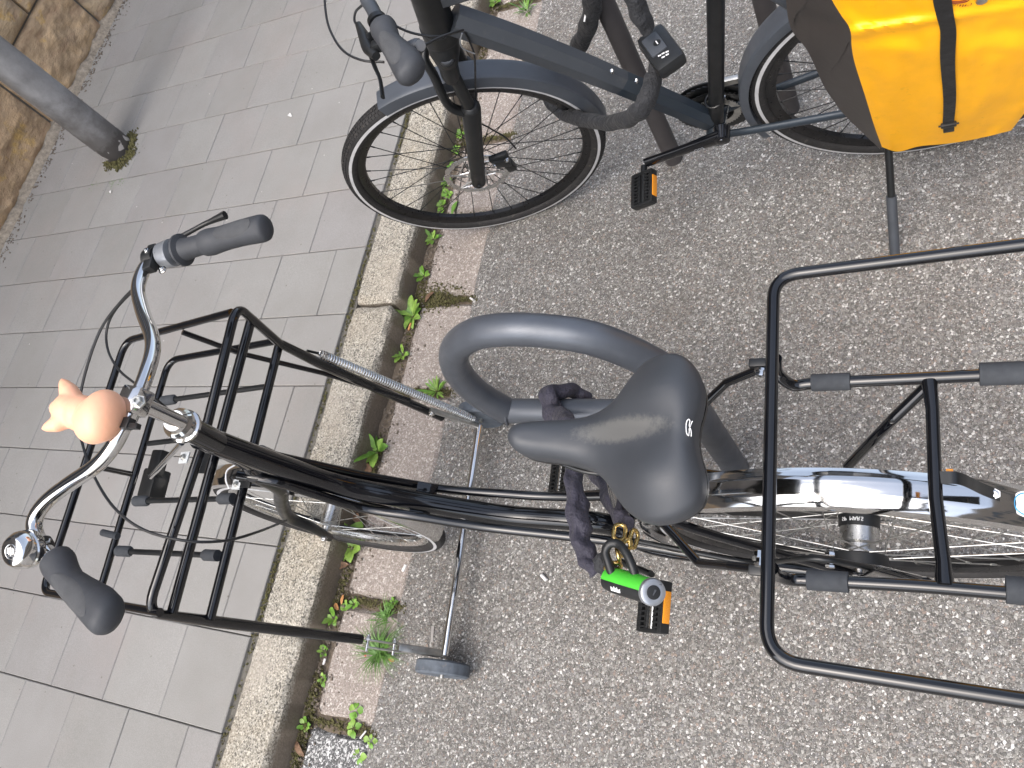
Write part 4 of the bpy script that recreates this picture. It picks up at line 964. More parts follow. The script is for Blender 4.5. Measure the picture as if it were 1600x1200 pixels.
half(math.radians(-100), math.radians(100), .0205, 'green_cover', 'green', -.04, .92); half(math.radians(101), math.radians(259), .0200, 'lower_body', 'plastic_black', -.04, .92)
for t_ in (.25, .38, .5, .62): half(math.radians(-20), math.radians(60), .0210, 'cover_rib', 'green', t_ - .02, t_ + .02)
cdir = (ray(1018, 925) * -1).normalized(); capc = atz(1017, 924, .615)
lathe('end_cap', pl0.lerp(pl1, .93), pax * .55 + cdir * .85, [(-.012, .020), (.006, .0215), (.011, .020), (.0125, .017), (.0120, .0115), (.0120, .001)], 'silver_ring', pk, 36)
lathe('key_cover', pl0.lerp(pl1, .93) + (pax * .55 + cdir * .85).normalized() * .0115, pax * .55 + cdir * .85, [(.0, .011), (.0018, .0108), (.002, .0095), (.002, .001)], 'plastic_black', pk, 28)
kd = (pax * .55 + cdir * .85).normalized(); box('key_slot', pl0.lerp(pl1, .93) + kd * .0142, rgt + pax * .3, pax, kd, .005, .0018, .0004, 'plastic_dark', pk)
sh = [atz(957, 900, .60), atz(950, 878, .605), atz(946, 862, .608), atz(953, 850, .61), atz(966, 850, .61), atz(977, 862, .612), atz(986, 880, .61), atz(992, 898, .605)]
tube('shackle', smoothpath(sh, 8), .0072, 'plastic_black', pk, 18)
# small white crown-like print
cp = pl0.lerp(pl1, .33) + (upk * .80 - rgt * .62).normalized() * .0204; nrm = (upk * .80 - rgt * .62).normalized(); tx = pax; tyv = nrm.cross(tx)
g = G(); pts = [(-.009, -.004), (.009, -.004), (.0095, .003), (.005, .000), (.003, .0045), (.0, .0005), (-.003, .0045), (-.005, .000), (-.0095, .003)]
if tyv.dot(rgt) < 0: tyv = -tyv
g.add([cp + tx * a + tyv * b + nrm * .0006 for a, b in pts] + [cp + tx * a + tyv * b - nrm * .002 for a, b in pts], [tuple(range(9)), tuple(range(9, 18))] + [(i, (i + 1) % 9, 9 + (i + 1) % 9, 9 + i) for i in range(9)]); g.out('lock_emblem', 'white', pk, smooth=False)

# ================================================================== BICYCLE 2 (anthracite)
b2 = empty('bicycle', B2.p(0, 0, 0), 'matte anthracite bicycle with suspension fork and disc brake leaning beside the kerb', 'bicycle')
HUB2 = [(-.05, .008), (-.036, .008), (-.036, .024), (-.032, .024), (-.028, .016), (.028, .016), (.032, .024), (.036, .024), (.036, .008), (.05, .008)]
RW = .356
rw2, C2 = wheel('rear_wheel', B2, RW, .0225, b2, 'rim_black', 'satin_black', True, HUB2, 'satin_black', 32, .032, .022, .022, .013, spr=.00125)
fw2, C2f = wheel('front_wheel', F2, RW, .0225, b2, 'rim_black', 'satin_black', True, HUB2, 'satin_black', 32, .032, .022, .022, .013, spr=.00125)
fender('rear_mudguard', B2, C2, .375, .029, math.radians(-20), math.radians(172), 'fender', b2, .005, 70, .014, pw=6)
fender('front_mudguard', F2, C2f, .374, .029, math.radians(79), math.radians(183), 'fender', b2, .005, 70, .024, pw=7)
# brake disc
dr = empty('brake_disc', C2f - F2.rt * .042 - origin_of(fw2)); dr.parent = fw2
dc = C2f - F2.rt * .042; g = G(); n = 60; rows = []
for k in range(n + 1):
    a = 2 * math.pi * k / n; e = F2.fw * math.cos(a) + F2.up * math.sin(a); ro = .089 + .0022 * math.cos(a * 15); ri_ = .074 + .002 * math.cos(a * 15 + 1)
    rows.append([dc + e * ri_ - F2.rt * .001, dc + e * ro - F2.rt * .001, dc + e * ro + F2.rt * .001, dc + e * ri_ + F2.rt * .001])
grid_surface('disc_ring', rows, 'alu', dr, closed_u=True)
g = G()
for k in range(6):
    a = k * math.pi / 3; e = F2.fw * math.cos(a) + F2.up * math.sin(a); e2 = F2.fw * math.cos(a + .55) + F2.up * math.sin(a + .55); g_tube(g, [dc + e * .022, dc + e2 * .075], .003, 8, sx=.4)
    g_tube(g, [dc + e * .022, dc + (F2.fw * math.cos(a - .5) + F2.up * math.sin(a - .5)) * .05, dc + e2 * .075], .0018, 6, sx=.5)
g_lathe(g, dc, F2.rt, [(-.004, .012), (-.004, .026), (.004, .026), (.004, .012)], 24); g.out('disc_spider', 'alu', dr)
g = G(); cc = C2f - F2.rt * .05 - F2.fw * .088 + F2.up * .030
g_box(g, cc, F2.fw + F2.up * .4, F2.up, F2.rt, .020, .016, .014, .004); g_box(g, cc + F2.up * .02, F2.fw, F2.up, F2.rt, .026, .008, .008, .003); g_box(g, cc - F2.up * .035 - F2.fw * .008, F2.fw, F2.up, F2.rt, .012, .018, .010, .003); g.out('brake_caliper', 'satin_black', b2)
for dx in (-.018, .018): bolt(cc + F2.fw * dx + F2.up * .012 - F2.rt * .014, -F2.rt, b2, .005, .004, 'chrome')
# head tube, frame
sax = (B2.p(.83, 0, .97) - B2.p(.93, 0, .70)).normalized()
hB = B2.pl(688, 52, 0.0); hT = hB + sax * .14
tube('head_tube', [hB - sax * .01, hB + sax * .16], [.036, .034], 'fork', b2, 28)
def oct_tube(name, pts, rr, m, parent, sx=.82):
    q = smoothpath(pts, 5); r = lerp_r(len(q), rr)
    def rf(t, a):
        k = (a + .39) % (math.pi / 4) - math.pi / 8; return 1 / math.cos(k) * .965
    return g_tube(G(), q, r, 32, sx=sx, rfun=rf, upv=B2.up + B2.fw * .3).out(name, m, parent, angle=20)
dtA, dtB = B2.pl(708, 30, 0), B2.pl(1108, 188, 0); jn = .69
oct_tube('down_tube', [dtA, B2.pl(800, 62, 0), B2.pl(900, 100, 0), B2.pl(968, 128, 0)], [.036, .036, .033, .031], 'matte', b2)
oct_tube('down_tube', [B2.pl(968, 128, 0), B2.pl(1040, 158, 0), dtB], [.031, .030, .028], 'matte_blue', b2)
oct_tube('top_tube', [B2.p(.845, 0, .965), B2.p(.60, 0, .95), B2.p(.31, 0, .90)], [.026, .020, .018], 'matte', b2)
for q in ((956, 111), (994, 126)): lathe('bottle_boss', B2.pl(*q, 0) + B2.up * .0 + (V((0, 0, CAM_H)) - B2.pl(*q, 0)).normalized() * .030, (V((-.4, -.2, .9))), [(-.006, .0045), (.001, .0045), (.002, .0038), (.001, .002), (-.001, .002)], 'chrome', b2, 14)
bb2 = B2.p(.45, 0, .292)
lathe('bottom_bracket', bb2, B2.rt, [(-.046, .022), (-.042, .024), (.04, .024), (.044, .022)], 'matte_blue', b2, 28)
tube('seat_tube', [bb2, B2.p(.30, 0, .92)], .0178, 'fork', b2, 24)
tube('seat_post', [B2.p(.30, 0, .91), B2.p(.28, 0, 1.0)], .0155, 'satin_black', b2, 20)
for s in (-1, 1):
    tube('chain_stay', smoothpath([bb2 + B2.rt * s * .03, B2.p(.33, s * .045, .31), B2.p(.14, s * .062, .335), B2.p(0, s * .068, .356)], 6), .0105, 'matte_blue', b2, 16, sx=.75)
    tube('seat_stay', smoothpath([B2.p(.315, s * .02, .86), B2.p(.22, s * .045, .74), B2.p(0, s * .068, .37)], 6), .008, 'matte', b2, 12)
# suspension fork
crn = hB - sax * .035
for s in (-1, 1):
    off = F2.rt * s * .060; axp = C2f + off; top_ = F2.pl(700, 100, -.060) if s < 0 else F2.pl(700, 100, -.060) + F2.rt * .12
    axd = (top_ - axp).normalized()
    if s < 0: low_top = F2.pl(736, 168, -.060)
    else: low_top = F2.pl(736, 168, -.060) + F2.rt * .12
    tube('stanchion', [top_ + axd * .0, low_top - axd * .02], .0148, 'satin_black', b2, 22)
    tube('fork_leg', [low_top + axd * .0, low_top - axd * .004, low_top.lerp(axp, .3), low_top.lerp(axp, .8), axp - axd * .012, axp - axd * .022], [.0215, .0228, .0215, .0205, .0195, .012], 'fork', b2, 24)
    lathe('dust_seal', low_top, axd, [(-.004, .0215), (.0, .0225), (.004, .0218), (.006, .0200), (.010, .0185), (.012, .016)], 'plastic_black', b2, 26)
    if s < 0:
        lathe('fork_shoulder', top_, axd, [(-.05, .0165), (-.035, .021), (-.0, .0215), (.006, .021), (.008, .017), (.008, .001)], 'fork', b2, 28)
        kx = (axd + (V((0, 0, CAM_H)) - top_).normalized() * .9).normalized(); kc = top_ + kx * .037; g_lathe(G(), kc, kx, [(-.02, .019), (-.002, .0195), (.001, .017)], 28).out('fork_cap', 'fork', b2)
        lathe('lockout_knob', kc, kx, [(.0, .015), (.003, .0155), (.005, .014), (.004, .002)], 'plastic_dark', b2, 26)
        tube('knob_lever', [kc + kx * .006 - B2.fw * .003, kc + kx * .006 - B2.fw * .010], .0018, 'alu', b2, 8)
    bolt(axp + F2.rt * s * .018 - axd * .0, F2.rt * s, b2, .007, .006, 'satin_black')
tp = F2.pl(700, 100, -.060)
oct_ = smoothpath([hB + sax * .03, hB - sax * .015, tp.lerp(hB, .4) , tp + (tp - C2f).normalized() * -.0], 6)
tube('fork_crown', oct_, lerp_r(len(oct_), [.038, .037, .032, .0225]), 'fork', b2, 24)
tube('fork_crown', smoothpath([hB - sax * .02, tp + F2.rt * .12], 4), [.028, .0215], 'fork', b2, 22)
# fork arch, in front of the tyre
al, ar = F2.pl(737, 178, -.060), F2.pl(737, 178, -.060) + F2.rt * .12
arch = smoothpath([al, F2.pl(712, 160, -.055) + F2.fw * .018, F2.pl(690, 112, -.045) + F2.fw * .02, F2.pl(666, 88, -.03) + F2.fw * .005, F2.pl(672, 66, .0), F2.pl(695, 60, .035), ar + F2.up * .06, ar], 6)
tube('fork_arch', arch, .0105, 'fork', b2, 14, sx=1.5)
# crank, rings, pedal
crn2 = B2.pl(1128, 213, -.078); ce2 = B2.pl(1010, 254, -.085)
q = smoothpath([crn2, crn2.lerp(ce2, .5), ce2], 5); tube('crank_arm', q, lerp_r(len(q), [.023, .0175, .0150, .0155]), 'gloss_black', b2, 18, sx=.62, upv=B2.rt.cross(ce2 - crn2))
lathe('crank_cap', crn2, B2.rt, [(-.016, .010), (-.012, .0185), (.020, .0200)], 'gloss_black', b2, 24); bolt(crn2 - B2.rt * .012 + B2.up * .01, -B2.rt, b2, .004, .004, 'chrome')
pd = B2.pl(1006, 296, -.135); pfw = (B2.pl(1022, 296, -.135) - pd).normalized() * -1
pedal(pd, (B2.fw * .93 - B2.up * .36).normalized(), B2.rt, (B2.up * .93 + B2.fw * .36).normalized(), b2, L=.088, endm='satin_black')
text('lettering', '—ODS', .012, crn2.lerp(ce2, .32) - B2.rt * .0135, crn2 - ce2, B2.rt.cross(crn2 - ce2) * -1, 'silver_ring', b2)
rg = bb2 + B2.rt * .045
def chainring(c, R_, m, parent, name='chainring'):
    g = G(); n = 44; rows = []
    for k in range(n * 2 + 1):
        a = math.pi * k / n; e = B2.fw * math.cos(a) + B2.up * math.sin(a); ro = R_ + (.003 if k % 2 else -.001); rows.append([c + e * (R_ - .016) - B2.rt * .0012, c + e * ro - B2.rt * .0012, c + e * ro + B2.rt * .0012, c + e * (R_ - .016) + B2.rt * .0012])
    return grid_surface(name, rows, m, parent, closed_u=True)
chainring(rg, .098, 'satin_black', b2); chainring(rg - B2.rt * .007, .078, 'satin_black', b2); chainring(rg - B2.rt * .014, .058, 'zinc', b2)
lathe('chain_guard_ring', rg + B2.rt * .006, B2.rt, [(0, .084), (0, .103), (.003, .103), (.003, .084), (0, .084)], 'plastic_black', b2, 48)
g = G()
for k in range(4):
    a = k * math.pi / 2 + .5; e = B2.fw * math.cos(a) + B2.up * math.sin(a); g_tube(g, [rg, rg + e * .085], .008, 8, sx=.4)
g.out('crank_spider', 'satin_black', b2)
for k in range(4):
    a = k * math.pi / 2 + .5; e = B2.fw * math.cos(a) + B2.up * math.sin(a); bolt(rg + e * .07 - B2.rt * .012, -B2.rt, b2, .004, .006, 'chrome')
# front derailleur clamp, cable
q = [B2.p(.43, 0, .40) + (B2.fw * math.cos(a) + B2.rt * math.sin(a)) * .0195 for a in np.linspace(0, 2 * math.pi, 24)[:-1]]
tube('derailleur_clamp', q, .003, 'satin_black', b2, 8, closed=True); tube('shift_cable', [B2.pl(1140, 160, .03), B2.pl(1134, 190, -.0), B2.pl(1130, 198, -.02)], .0012, 'alu', b2, 6)
box('derailleur_cage', B2.p(.40, .04, .40), B2.fw, B2.up, B2.rt, .028, .010, .006, 'zinc', b2, .002)
# cassette and rear mech behind the bag
for k, r in enumerate((.055, .049, .043, .037)): lathe('cassette_cog', C2 + B2.rt * (.036 + k * .005), B2.rt, [(0, r), (.0015, r)], 'zinc', rw2, 36)
# kickstand
kg = V((1.154, .129, .0)); ks = B2.p(.075, -.072, .345)
kst = empty('kickstand', ks - origin_of(b2)); kst.parent = b2
kq = [ks, ks.lerp(kg, .25), kg + (ks - kg).normalized() * .01]
tube('leg', [ks, kg + (ks - kg).normalized() * .14], .0085, 'satin_black', kst, 14); tube('foot', [kg + (ks - kg).normalized() * .155, kg + V((0, 0, .004))], .0115, 'plastic_dark', kst, 14, )
# handlebar and controls (mostly the left end)
h2 = empty('handlebar', hT - origin_of(b2)); h2.parent = b2
zg = 1.01
bp = [atz(560, -60, 1.07), atz(572, -15, 1.06), atz(582, 12, 1.05), atz(597, 48, 1.04), atz(622, 92, 1.025), atz(648, 128, 1.015)]
stemc = hT + sax * .09
bfull = [B2.p(.70, .34, 1.03), B2.p(.78, .25, 1.06), stemc + B2.fw * .05] + bp[0:]
bfull = [B2.p(.62, .36, 1.06), B2.p(.74, .2, 1.08), atz(620, -140, 1.09), atz(572, -70, 1.08), atz(571, -10, 1.065), atz(582, 14, 1.055), atz(600, 50, 1.045), atz(625, 92, 1.03), atz(642, 118, 1.025)]
tube('bar', smoothpath(bfull, 8), .0125, 'matte', h2, 22)
tube('stem', [stemc - sax * .04, atz(600, -100, 1.08)], .018, 'fork', h2, 22)
grip([atz(594, 40, 1.047), atz(607, 62, 1.04), atz(622, 88, 1.032), atz(642, 125, 1.022)], 'rubber', h2, 1.2, wing=(.3, -1, -.1))
lathe('grip_clamp', atz(590, 33, 1.05), atz(600, 50, 1.045) - atz(585, 20, 1.055), [(-.005, .0135), (-.005, .0175), (.005, .0175), (.005, .0135)], 'satin_black', h2, 28)
g = G(); g_lathe(g, atz(578, 62, 1.03), atz(570, 60, 1.03) - atz(590, 50, 1.04), [(-.012, .008), (-.010, .012), (.012, .012), (.014, .008)], 18)
mcp = smoothpath([atz(560, 38, 1.035), atz(568, 55, 1.035), atz(576, 75, 1.032), atz(588, 88, 1.03)], 5); g_tube(g, mcp, lerp_r(len(mcp), [.006, .010, .012, .008]), 16); g_box(g, atz(590, 72, 1.035), (1, 0, 0), (0, 1, 0), (0, 0, 1), .008, .010, .009, .003)
g.out('brake_lever_body', 'plastic_black', h2)
lv = smoothpath([atz(578, 84, 1.025), atz(586, 105, 1.015), atz(594, 125, 1.01), atz(598, 152, 1.005)], 6); tube('brake_lever', lv, lerp_r(len(lv), [.0065, .006, .005, .0055]), 'satin_black', h2, 12, sx=.6)
lathe('gear_shifter', atz(644, 76, 1.0), atz(660, 70, 1.0) - atz(630, 82, 1.0), [(-.024, .010), (-.02, .014), (.012, .0145), (.018, .012), (.019, .001)], 'plastic_dark', h2, 24)
lathe('shifter_window', atz(657, 71, 1.005), atz(672, 66, 1.03) - atz(630, 82, 1.0), [(.0, .010), (.002, .0095), (.003, .001)], 'silver_ring', h2, 20)
for nm, pts in (('brake_hose', [(507, -30, 1.04), (508, 10, 1.03), (515, 45, 1.02), (535, 78, 1.01), (565, 94, 1.0), (600, 97, .99)]), ('brake_hose', [(566, 8, 1.04), (556, 18, 1.035), (554, 32, 1.03), (560, 42, 1.03)]), ('gear_cable', [(582, 5, 1.03), (600, 28, 1.02), (625, 44, 1.0), (650, 53, .98), (680, 57, .96), (700, 54, .94), (724, 47, .93)]), ('gear_cable', [(655, 76, .99), (680, 62, .97), (705, 52, .95), (724, 47, .93)])):
    tube(nm, smoothpath([atz(*p) for p in pts], 8), .0024, 'cable', b2, 8)
tube('brake_hose', smoothpath([B2.pl(726, 50, -.03), B2.pl(738, 75, -.035), B2.pl(742, 95, -.04), F2.pl(743, 140, -.05), F2.pl(745, 185, -.05), F2.pl(765, 200, -.05), F2.pl(790, 215, -.05), F2.pl(806, 232, -.05)], 8), .0022, 'cable', b2, 8)
tube('cable_tie', smoothpath([B2.pl(722, 52, -.04), B2.pl(719, 66, -.045), B2.pl(724, 76, -.045), B2.pl(742, 84, -.04)], 5), .0015, 'silver_ring', b2, 6)
# pannier
pn = empty('pannier_bag', B2.p(0, -.12, .6), 'yellow and black roll top tarpaulin pannier bag hanging on the rear of the anthracite bicycle', 'bag')
def bagpt(px, py, b): return B2.pl(px, py, b)
# front face patch from corner curves: left edge, right edge (top hidden above picture)
Le = [(1288, -60), (1296, -10), (1313, 22), (1328, 45), (1331, 75), (1336, 100), (1352, 150), (1366, 195), (1378, 226)]
Re = [(1668, -60), (1664, -10), (1655, 20), (1648, 45), (1642, 75), (1636, 100), (1624, 140), (1604, 172), (1580, 204)]
bL = [-.14, -.145, -.15, -.155, -.160, -.160, -.158, -.152, -.145]; rowsY = []; nU = 40
LeS = smoothpath([V((x, y, 0)) for x, y in Le], 5); ReS = smoothpath([V((x, y, 0)) for x, y in Re], 5); n = len(LeS); bS = np.interp(np.linspace(0, 1, n), np.linspace(0, 1, 9), bL)
for i in range(n):
    row = []; vv = i / (n - 1)
    for j in range(nU + 1):
        u = j / nU; p = LeS[i].lerp(ReS[i], u); py = p.y + (28 * math.sin(math.pi * min(1, u * 1.0)) ** 1 * (-0.0) if False else 0)
        sag = 10 * math.exp(-((u - .12) / .12) ** 2) * vv ** 6 + 16 * math.sin(math.pi * u) * vv ** 4 * .6
        bul = .022 * math.sin(math.pi * min(1, max(0, u))) ** .6 * (1 - .5 * vv ** 4)
        cr = .006 * vnoise(u * 5, vv * 4, 2) + .0035 * vnoise(u * 11, vv * 9, 6) + .010 * math.exp(-((vv - .30 - .10 * (1 - u) + .14 * u) / .035) ** 2) * (1 - u * .7)
        row.append(bagpt(p.x, p.y + sag, bS[i] - bul - cr))
    rowsY.append(row)
grid_surface('front_panel', rowsY, 'tarp_yellow', pn, angle=70)
# dark side gusset between the face's left edge and the inner edge
Li = [(1228, -40), (1228, 0), (1236, 45), (1262, 80), (1285, 130), (1297, 150), (1318, 178), (1345, 205), (1374, 232)]
LiS = smoothpath([V((x, y, 0)) for x, y in Li], 5); rowsG = []
for i in range(n):
    row = []; vv = i / (n - 1); outer_ = rowsY[i][0]; inn = bagpt(LiS[i].x, LiS[i].y, -.085)
    for j in range(13):
        u = j / 12; p = inn.lerp(outer_, u); fold_ = -.034 * math.sin(math.pi * u) * math.exp(-((vv - .30) / .10) ** 2) + .028 * math.sin(math.pi * u) * math.exp(-((vv - .41) / .045) ** 2) + .008 * math.sin(2 * math.pi * u) * (1 - vv) + .006 * vnoise(u * 3, vv * 7, 9) * math.sin(math.pi * u)
        row.append(p + B2.fw * -fold_ * 1.0 - B2.rt * fold_)
    rowsG.append(row)
grid_surface('side_panel', rowsG, 'tarp_black', pn, angle=50)
# rear side, back and bottom
back_rows = []
for i in range(n):
    inn = bagpt(LiS[i].x, LiS[i].y, -.085); ro = rowsY[i][-1]; ro2 = ro + B2.rt * .085; back_rows.append([ro, ro.lerp(ro2, .5) - B2.fw * .01, ro2, inn])
grid_surface('back_panel', back_rows, 'tarp_black', pn, angle=50)
bot = [[rowsY[-1][j] for j in range(0, nU + 1, 2)], [rowsY[-1][j] + B2.rt * .02 - B2.up * .014 for j in range(0, nU + 1, 2)], [rowsY[-1][j] + B2.rt * .06 - B2.up * .012 for j in range(0, nU + 1, 2)], [rowsG[-1][0].lerp(back_rows[-1][2], j / nU) for j in range(0, nU + 1, 2)]]
grid_surface('bottom_panel', bot, 'tarp_black', pn, angle=50)
# strap with buckle
def face_at(u, vv, off=.002):
    i = vv * (n - 1); a = int(min(i, n - 2)); fr_ = i - a; j = u * nU; c_ = int(min(j, nU - 1)); fj = j - c_
    p = (rowsY[a][c_].lerp(rowsY[a][c_ + 1], fj)).lerp(rowsY[a + 1][c_].lerp(rowsY[a + 1][c_ + 1], fj), fr_)
    return p - B2.rt * off
rs_ = []
for i in range(30):
    vv = .0 + .885 * i / 29; uc = .475 - .0 * vv + .012 * vv; hwid = .040
    px_w = .042 * (1 - .15 * vv)
    rs_.append([face_at(uc - px_w, vv, .0015), face_at(uc - px_w, vv, .0045), face_at(uc + px_w, vv, .0045), face_at(uc + px_w, vv, .0015)])
grid_surface('strap', rs_, 'webbing', pn, closed_u=True)
bc_ = face_at(.488, .88, .006); up2 = (face_at(.48, .5) - face_at(.49, .9)).normalized()
box('buckle', bc_, B2.fw, up2, B2.rt, .014, .006, .004, 'plastic_black', pn, .002); box('buckle', bc_ - up2 * .016, B2.fw, up2, B2.rt, .010, .012, .0035, 'plastic_black', pn, .002); tube('buckle_pin', [bc_ - B2.fw * .018, bc_ + B2.fw * .018], .0018, 'plastic_black', pn, 8)
# printed mark: rings and small letters cut by the picture's edge
lc = face_at(.575, .27, .0012)
def onface(px, py, off=.0016):
    best = None
    for i in range(n):
        for j in range(nU + 1):
            pass
    p = B2.pl(px, py, -.172)
    # slide to the face by nearest vertex depth
    bd = 9; bb_ = -.17
    for r in rowsY:
        for v in r:
            d2 = ((v - B2.C).dot(B2.fw) - (p - B2.C).dot(B2.fw)) ** 2 + ((v - B2.C).dot(B2.up) - (p - B2.C).dot(B2.up)) ** 2
            if d2 < bd: bd = d2; bb_ = (v - B2.C).dot(B2.rt)
    return B2.pl(px, py, bb_ - off)
for k, (ex, ey) in enumerate(((22, 7), (19, 4.5))):
    q = [onface(1493 + ex * math.cos(a), -2 + ey * math.sin(a)) for a in np.linspace(0, 2 * math.pi, 25)[:-1]]
    tube('logo_ring', q, .0009, 'red_print', pn, 6, closed=True)
for k, ch in enumerate('CLASSIC'):
    px, py = 1517 - k * 4.2, 6.5 + 2.6 * math.sin(math.pi * (k + .2) / 6.5); text('logo_letter', ch, .0052, onface(px, py), onface(px - 5, py) - onface(px, py), onface(px, py - 5) - onface(px, py), 'red_print', pn)
gq = onface(1534, 0); lathe('metal_stud', gq, -B2.rt, [(.0, .009), (.003, .008), (.004, .004), (.0042, .001)], 'zinc', pn, 20)

# ================================================================== chain lock of bike 2
lk2 = empty('chain_lock', B2.pl(1030, 90, .0), 'black fabric sleeved chain lock with square lock head round the anthracite down tube', 'bike lock')
cloth([atz(985, -50, .80), atz(990, -10, .76), atz(1000, 22, .72), atz(1013, 45, .68)], [.022, .024, .023, .018], 'black_nylon', lk2, amp=.1)
cloth([atz(1028, 100, .60), atz(1022, 120, .585), atz(1015, 145, .58), atz(1003, 168, .56), atz(985, 184, .52), atz(955, 192, .46), atz(920, 188, .42), atz(890, 180, .40), atz(868, 165, .38), atz(858, 152, .36), atz(870, 150, .30), atz(900, 160, .28)], [.018, .020, .023, .023, .024, .023, .022, .023, .022, .018, .018, .016], 'black_nylon', lk2, amp=.12)
cloth([atz(930, -30, .70), atz(926, 0, .64), atz(922, 30, .58), atz(910, 60, .50), atz(896, 88, .42)], [.021, .023, .022, .022, .02], 'black_nylon', lk2, amp=.12)
hc_ = atz(1034, 80, .635); hx = (atz(1056, 105, .635) - atz(1016, 50, .635)).normalized(); hn = (V((0, 0, CAM_H)) - hc_).normalized() * .6 + V((0, 0, .5)); hn = (hn - hx * hn.dot(hx)).normalized(); hy = hn.cross(hx)
hd = empty('lock_head', hc_ - origin_of(lk2)); hd.parent = lk2
box('case', hc_, hx, hy, hn, .060, .032, .017, 'plastic_black', hd, .013)
box('keyhole_cover', hc_ + hn * .0165 - hx * .010 - hy * (.006 if hy.x < 0 else -.006) * -1, hx, hy, hn, .030, .018, .004, 'plastic_dark', hd, .0038)
lathe('brand_oval', hc_ + hn * .0195 - hx * .006, hn, [(0, .0085), (.0015, .008), (.0016, .001)], 'plastic_black', hd, 24)
box('print_bar', hc_ + hn * .0216 - hx * .006, hx, hy, hn, .0055, .0011, .0003, 'white', hd)
g = G()
for k, (dx, dy, L_) in enumerate(((.026, -.010, .0045), (.027, -.002, .0075), (.030, .006, .005), (.036, -.006, .003), (.037, .003, .006))): g_box(g, hc_ + hn * .0172 + hx * dx + hy * dy, hy * .9 + hx * .3, hx * .9 - hy * .3, hn, .0032, .0016, .0004)
g.out('print', 'white', hd, smooth=False)
tube('zip_pull', [atz(913, 34, .60), atz(915, 22, .61)], .0022, 'white', lk2, 8)

# ================================================================== PLANTS AND LITTER
def leafmesh(L, W, bend, m, parent, base, direc, up=V((0, 0, 1)), lift=.5, cup=.2):
    d = V(direc).normalized(); s = d.cross(up).normalized(); rows = []
    for i in range(8):
        t_ = i / 7; w_ = W * (math.sin(math.pi * min(1, t_ * .92 + .06)) ** .8) * (.25 + .75 * min(1, t_ * 2.2)) if t_ < 1 else .0003
        c = base + d * L * (t_ - .15 * bend * t_ * t_) + up * (L * (lift * t_ - bend * t_ * t_)); rows.append([c - s * w_ + up * w_ * cup, c - up * .0003, c + s * w_ + up * w_ * cup])
    o = grid_surface('leaf', rows, m, parent, angle=80); return o
def weed(px, py, z, R_, nl, label, mats=('leaf', 'leaf_pale'), wid=.28, seed=0, lift=.7, group=None, name='weed', cat='weed', stems=0):
    rs = random.Random(seed); b = atz(px, py, z); b.z = z
    if z < .05 and b.y > 1.498: b.y = 1.498; R_ *= 1.12; lift *= 1.25
    R_ *= 1.2; e = empty(name, b, label, cat, group)
    for k in range(nl):
        a = k * 2.4 + rs.random() * .5; L = R_ * rs.uniform(.6, 1.05); li = lift * rs.uniform(.6, 1.3) * (1 if k < nl * .6 else 1.6)
        leafmesh(L, L * wid * rs.uniform(.8, 1.15), rs.uniform(.3, .7), mats[rs.random() < .5], e, b + V((math.cos(a), math.sin(a), 0)) * .003, V((math.cos(a), math.sin(a), 0)), lift=li)
    return e
WD = 'green weeds growing in the gutter joint'
weed(630, 495, .006, .047, 12, 'pale green weed rosette in the gutter beside the kerb joint and orange stub', wid=.22, seed=1, group=WD)
weed(572, 705, .006, .047, 10, 'upright green weed against the kerb just above the black down tube', seed=2, wid=.24, group=WD)
weed(519, 852, .004, .058, 9, 'broad leaved bright green weed behind the front wheel hub', ('leaf_pale', 'leaf_pale'), .33, 3, .55, WD)
weed(622, 555, .006, .028, 8, 'small green weed in the gutter between the spring and the pale rosette', seed=4, group=WD)
weed(683, 612, .004, .036, 22, 'feathery bright green tuft beside the spring and the loop of the hoop stand', ('leaf_pale', 'leaf'), .09, 5, .9, WD)
weed(657, 432, .006, .022, 8, 'tiny green weed in the gutter under the anthracite front wheel', seed=6, group=WD)
weed(672, 375, .006, .026, 9, 'green weed just below the bottom edge of the anthracite front tyre', seed=7, group=WD)
ORD = ['lowest', 'second lowest', 'third lowest', 'fourth lowest', 'fourth highest', 'third highest', 'second highest', 'highest']
for k, (x, y) in enumerate(((688, 332), (686, 322), (700, 305), (681, 303), (690, 288), (697, 262), (708, 235), (712, 212))):
    weed(x, y, .008, .016, 9, 'low green weed seen through the anthracite front wheel, %s of eight' % ORD[k], seed=20 + k, wid=.38, group='weeds seen through the anthracite wheel', lift=.5)
weed(748, 68, .006, .030, 10, 'green weed between the anthracite fork and down tube', seed=9, group=WD)
weed(763, 8, .006, .035, 12, 'green weed at the picture top in the gutter above the anthracite down tube', seed=10, group=WD)
weed(824, 18, .004, .040, 26, 'grassy tuft on the gutter stones beside the anthracite down tube', ('leaf', 'grass'), .07, 11, .9, WD)
for k, (x, y, r, lb) in enumerate(((553, 944, .018, 'in the stone joint, right of the orange leaf'), (540, 948, .014, 'touching the orange leaf'), (510, 965, .022, 'at the kerb foot just above the black carrier leg'), (614, 942, .014, 'at the asphalt end of the stone joint'), (505, 1062, .016, 'at the kerb foot below the white crumb'), (468, 1130, .016, 'in the gutter at the lower stone joint'), (498, 1015, .014, 'at the kerb foot just below the black carrier leg'))):
    weed(x, y, .006, r, 8, 'tiny green seedling ' + lb, seed=40 + k, wid=.36, group='seedlings near the left stand wheel')
for k, (x, y, r, l) in enumerate(((556, 1110, .020, 'topmost'), (552, 1138, .022, 'middle'), (560, 1182, .024, 'lowest'), (580, 1158, .016, 'rightmost'))):
    weed(x, y, .006, r, 5, 'broad green leaves growing over the lower gutter edge, %s of four' % l, ('leaf_pale', 'leaf'), .42, 60 + k, .35, 'leaf clusters at the lower gutter edge')
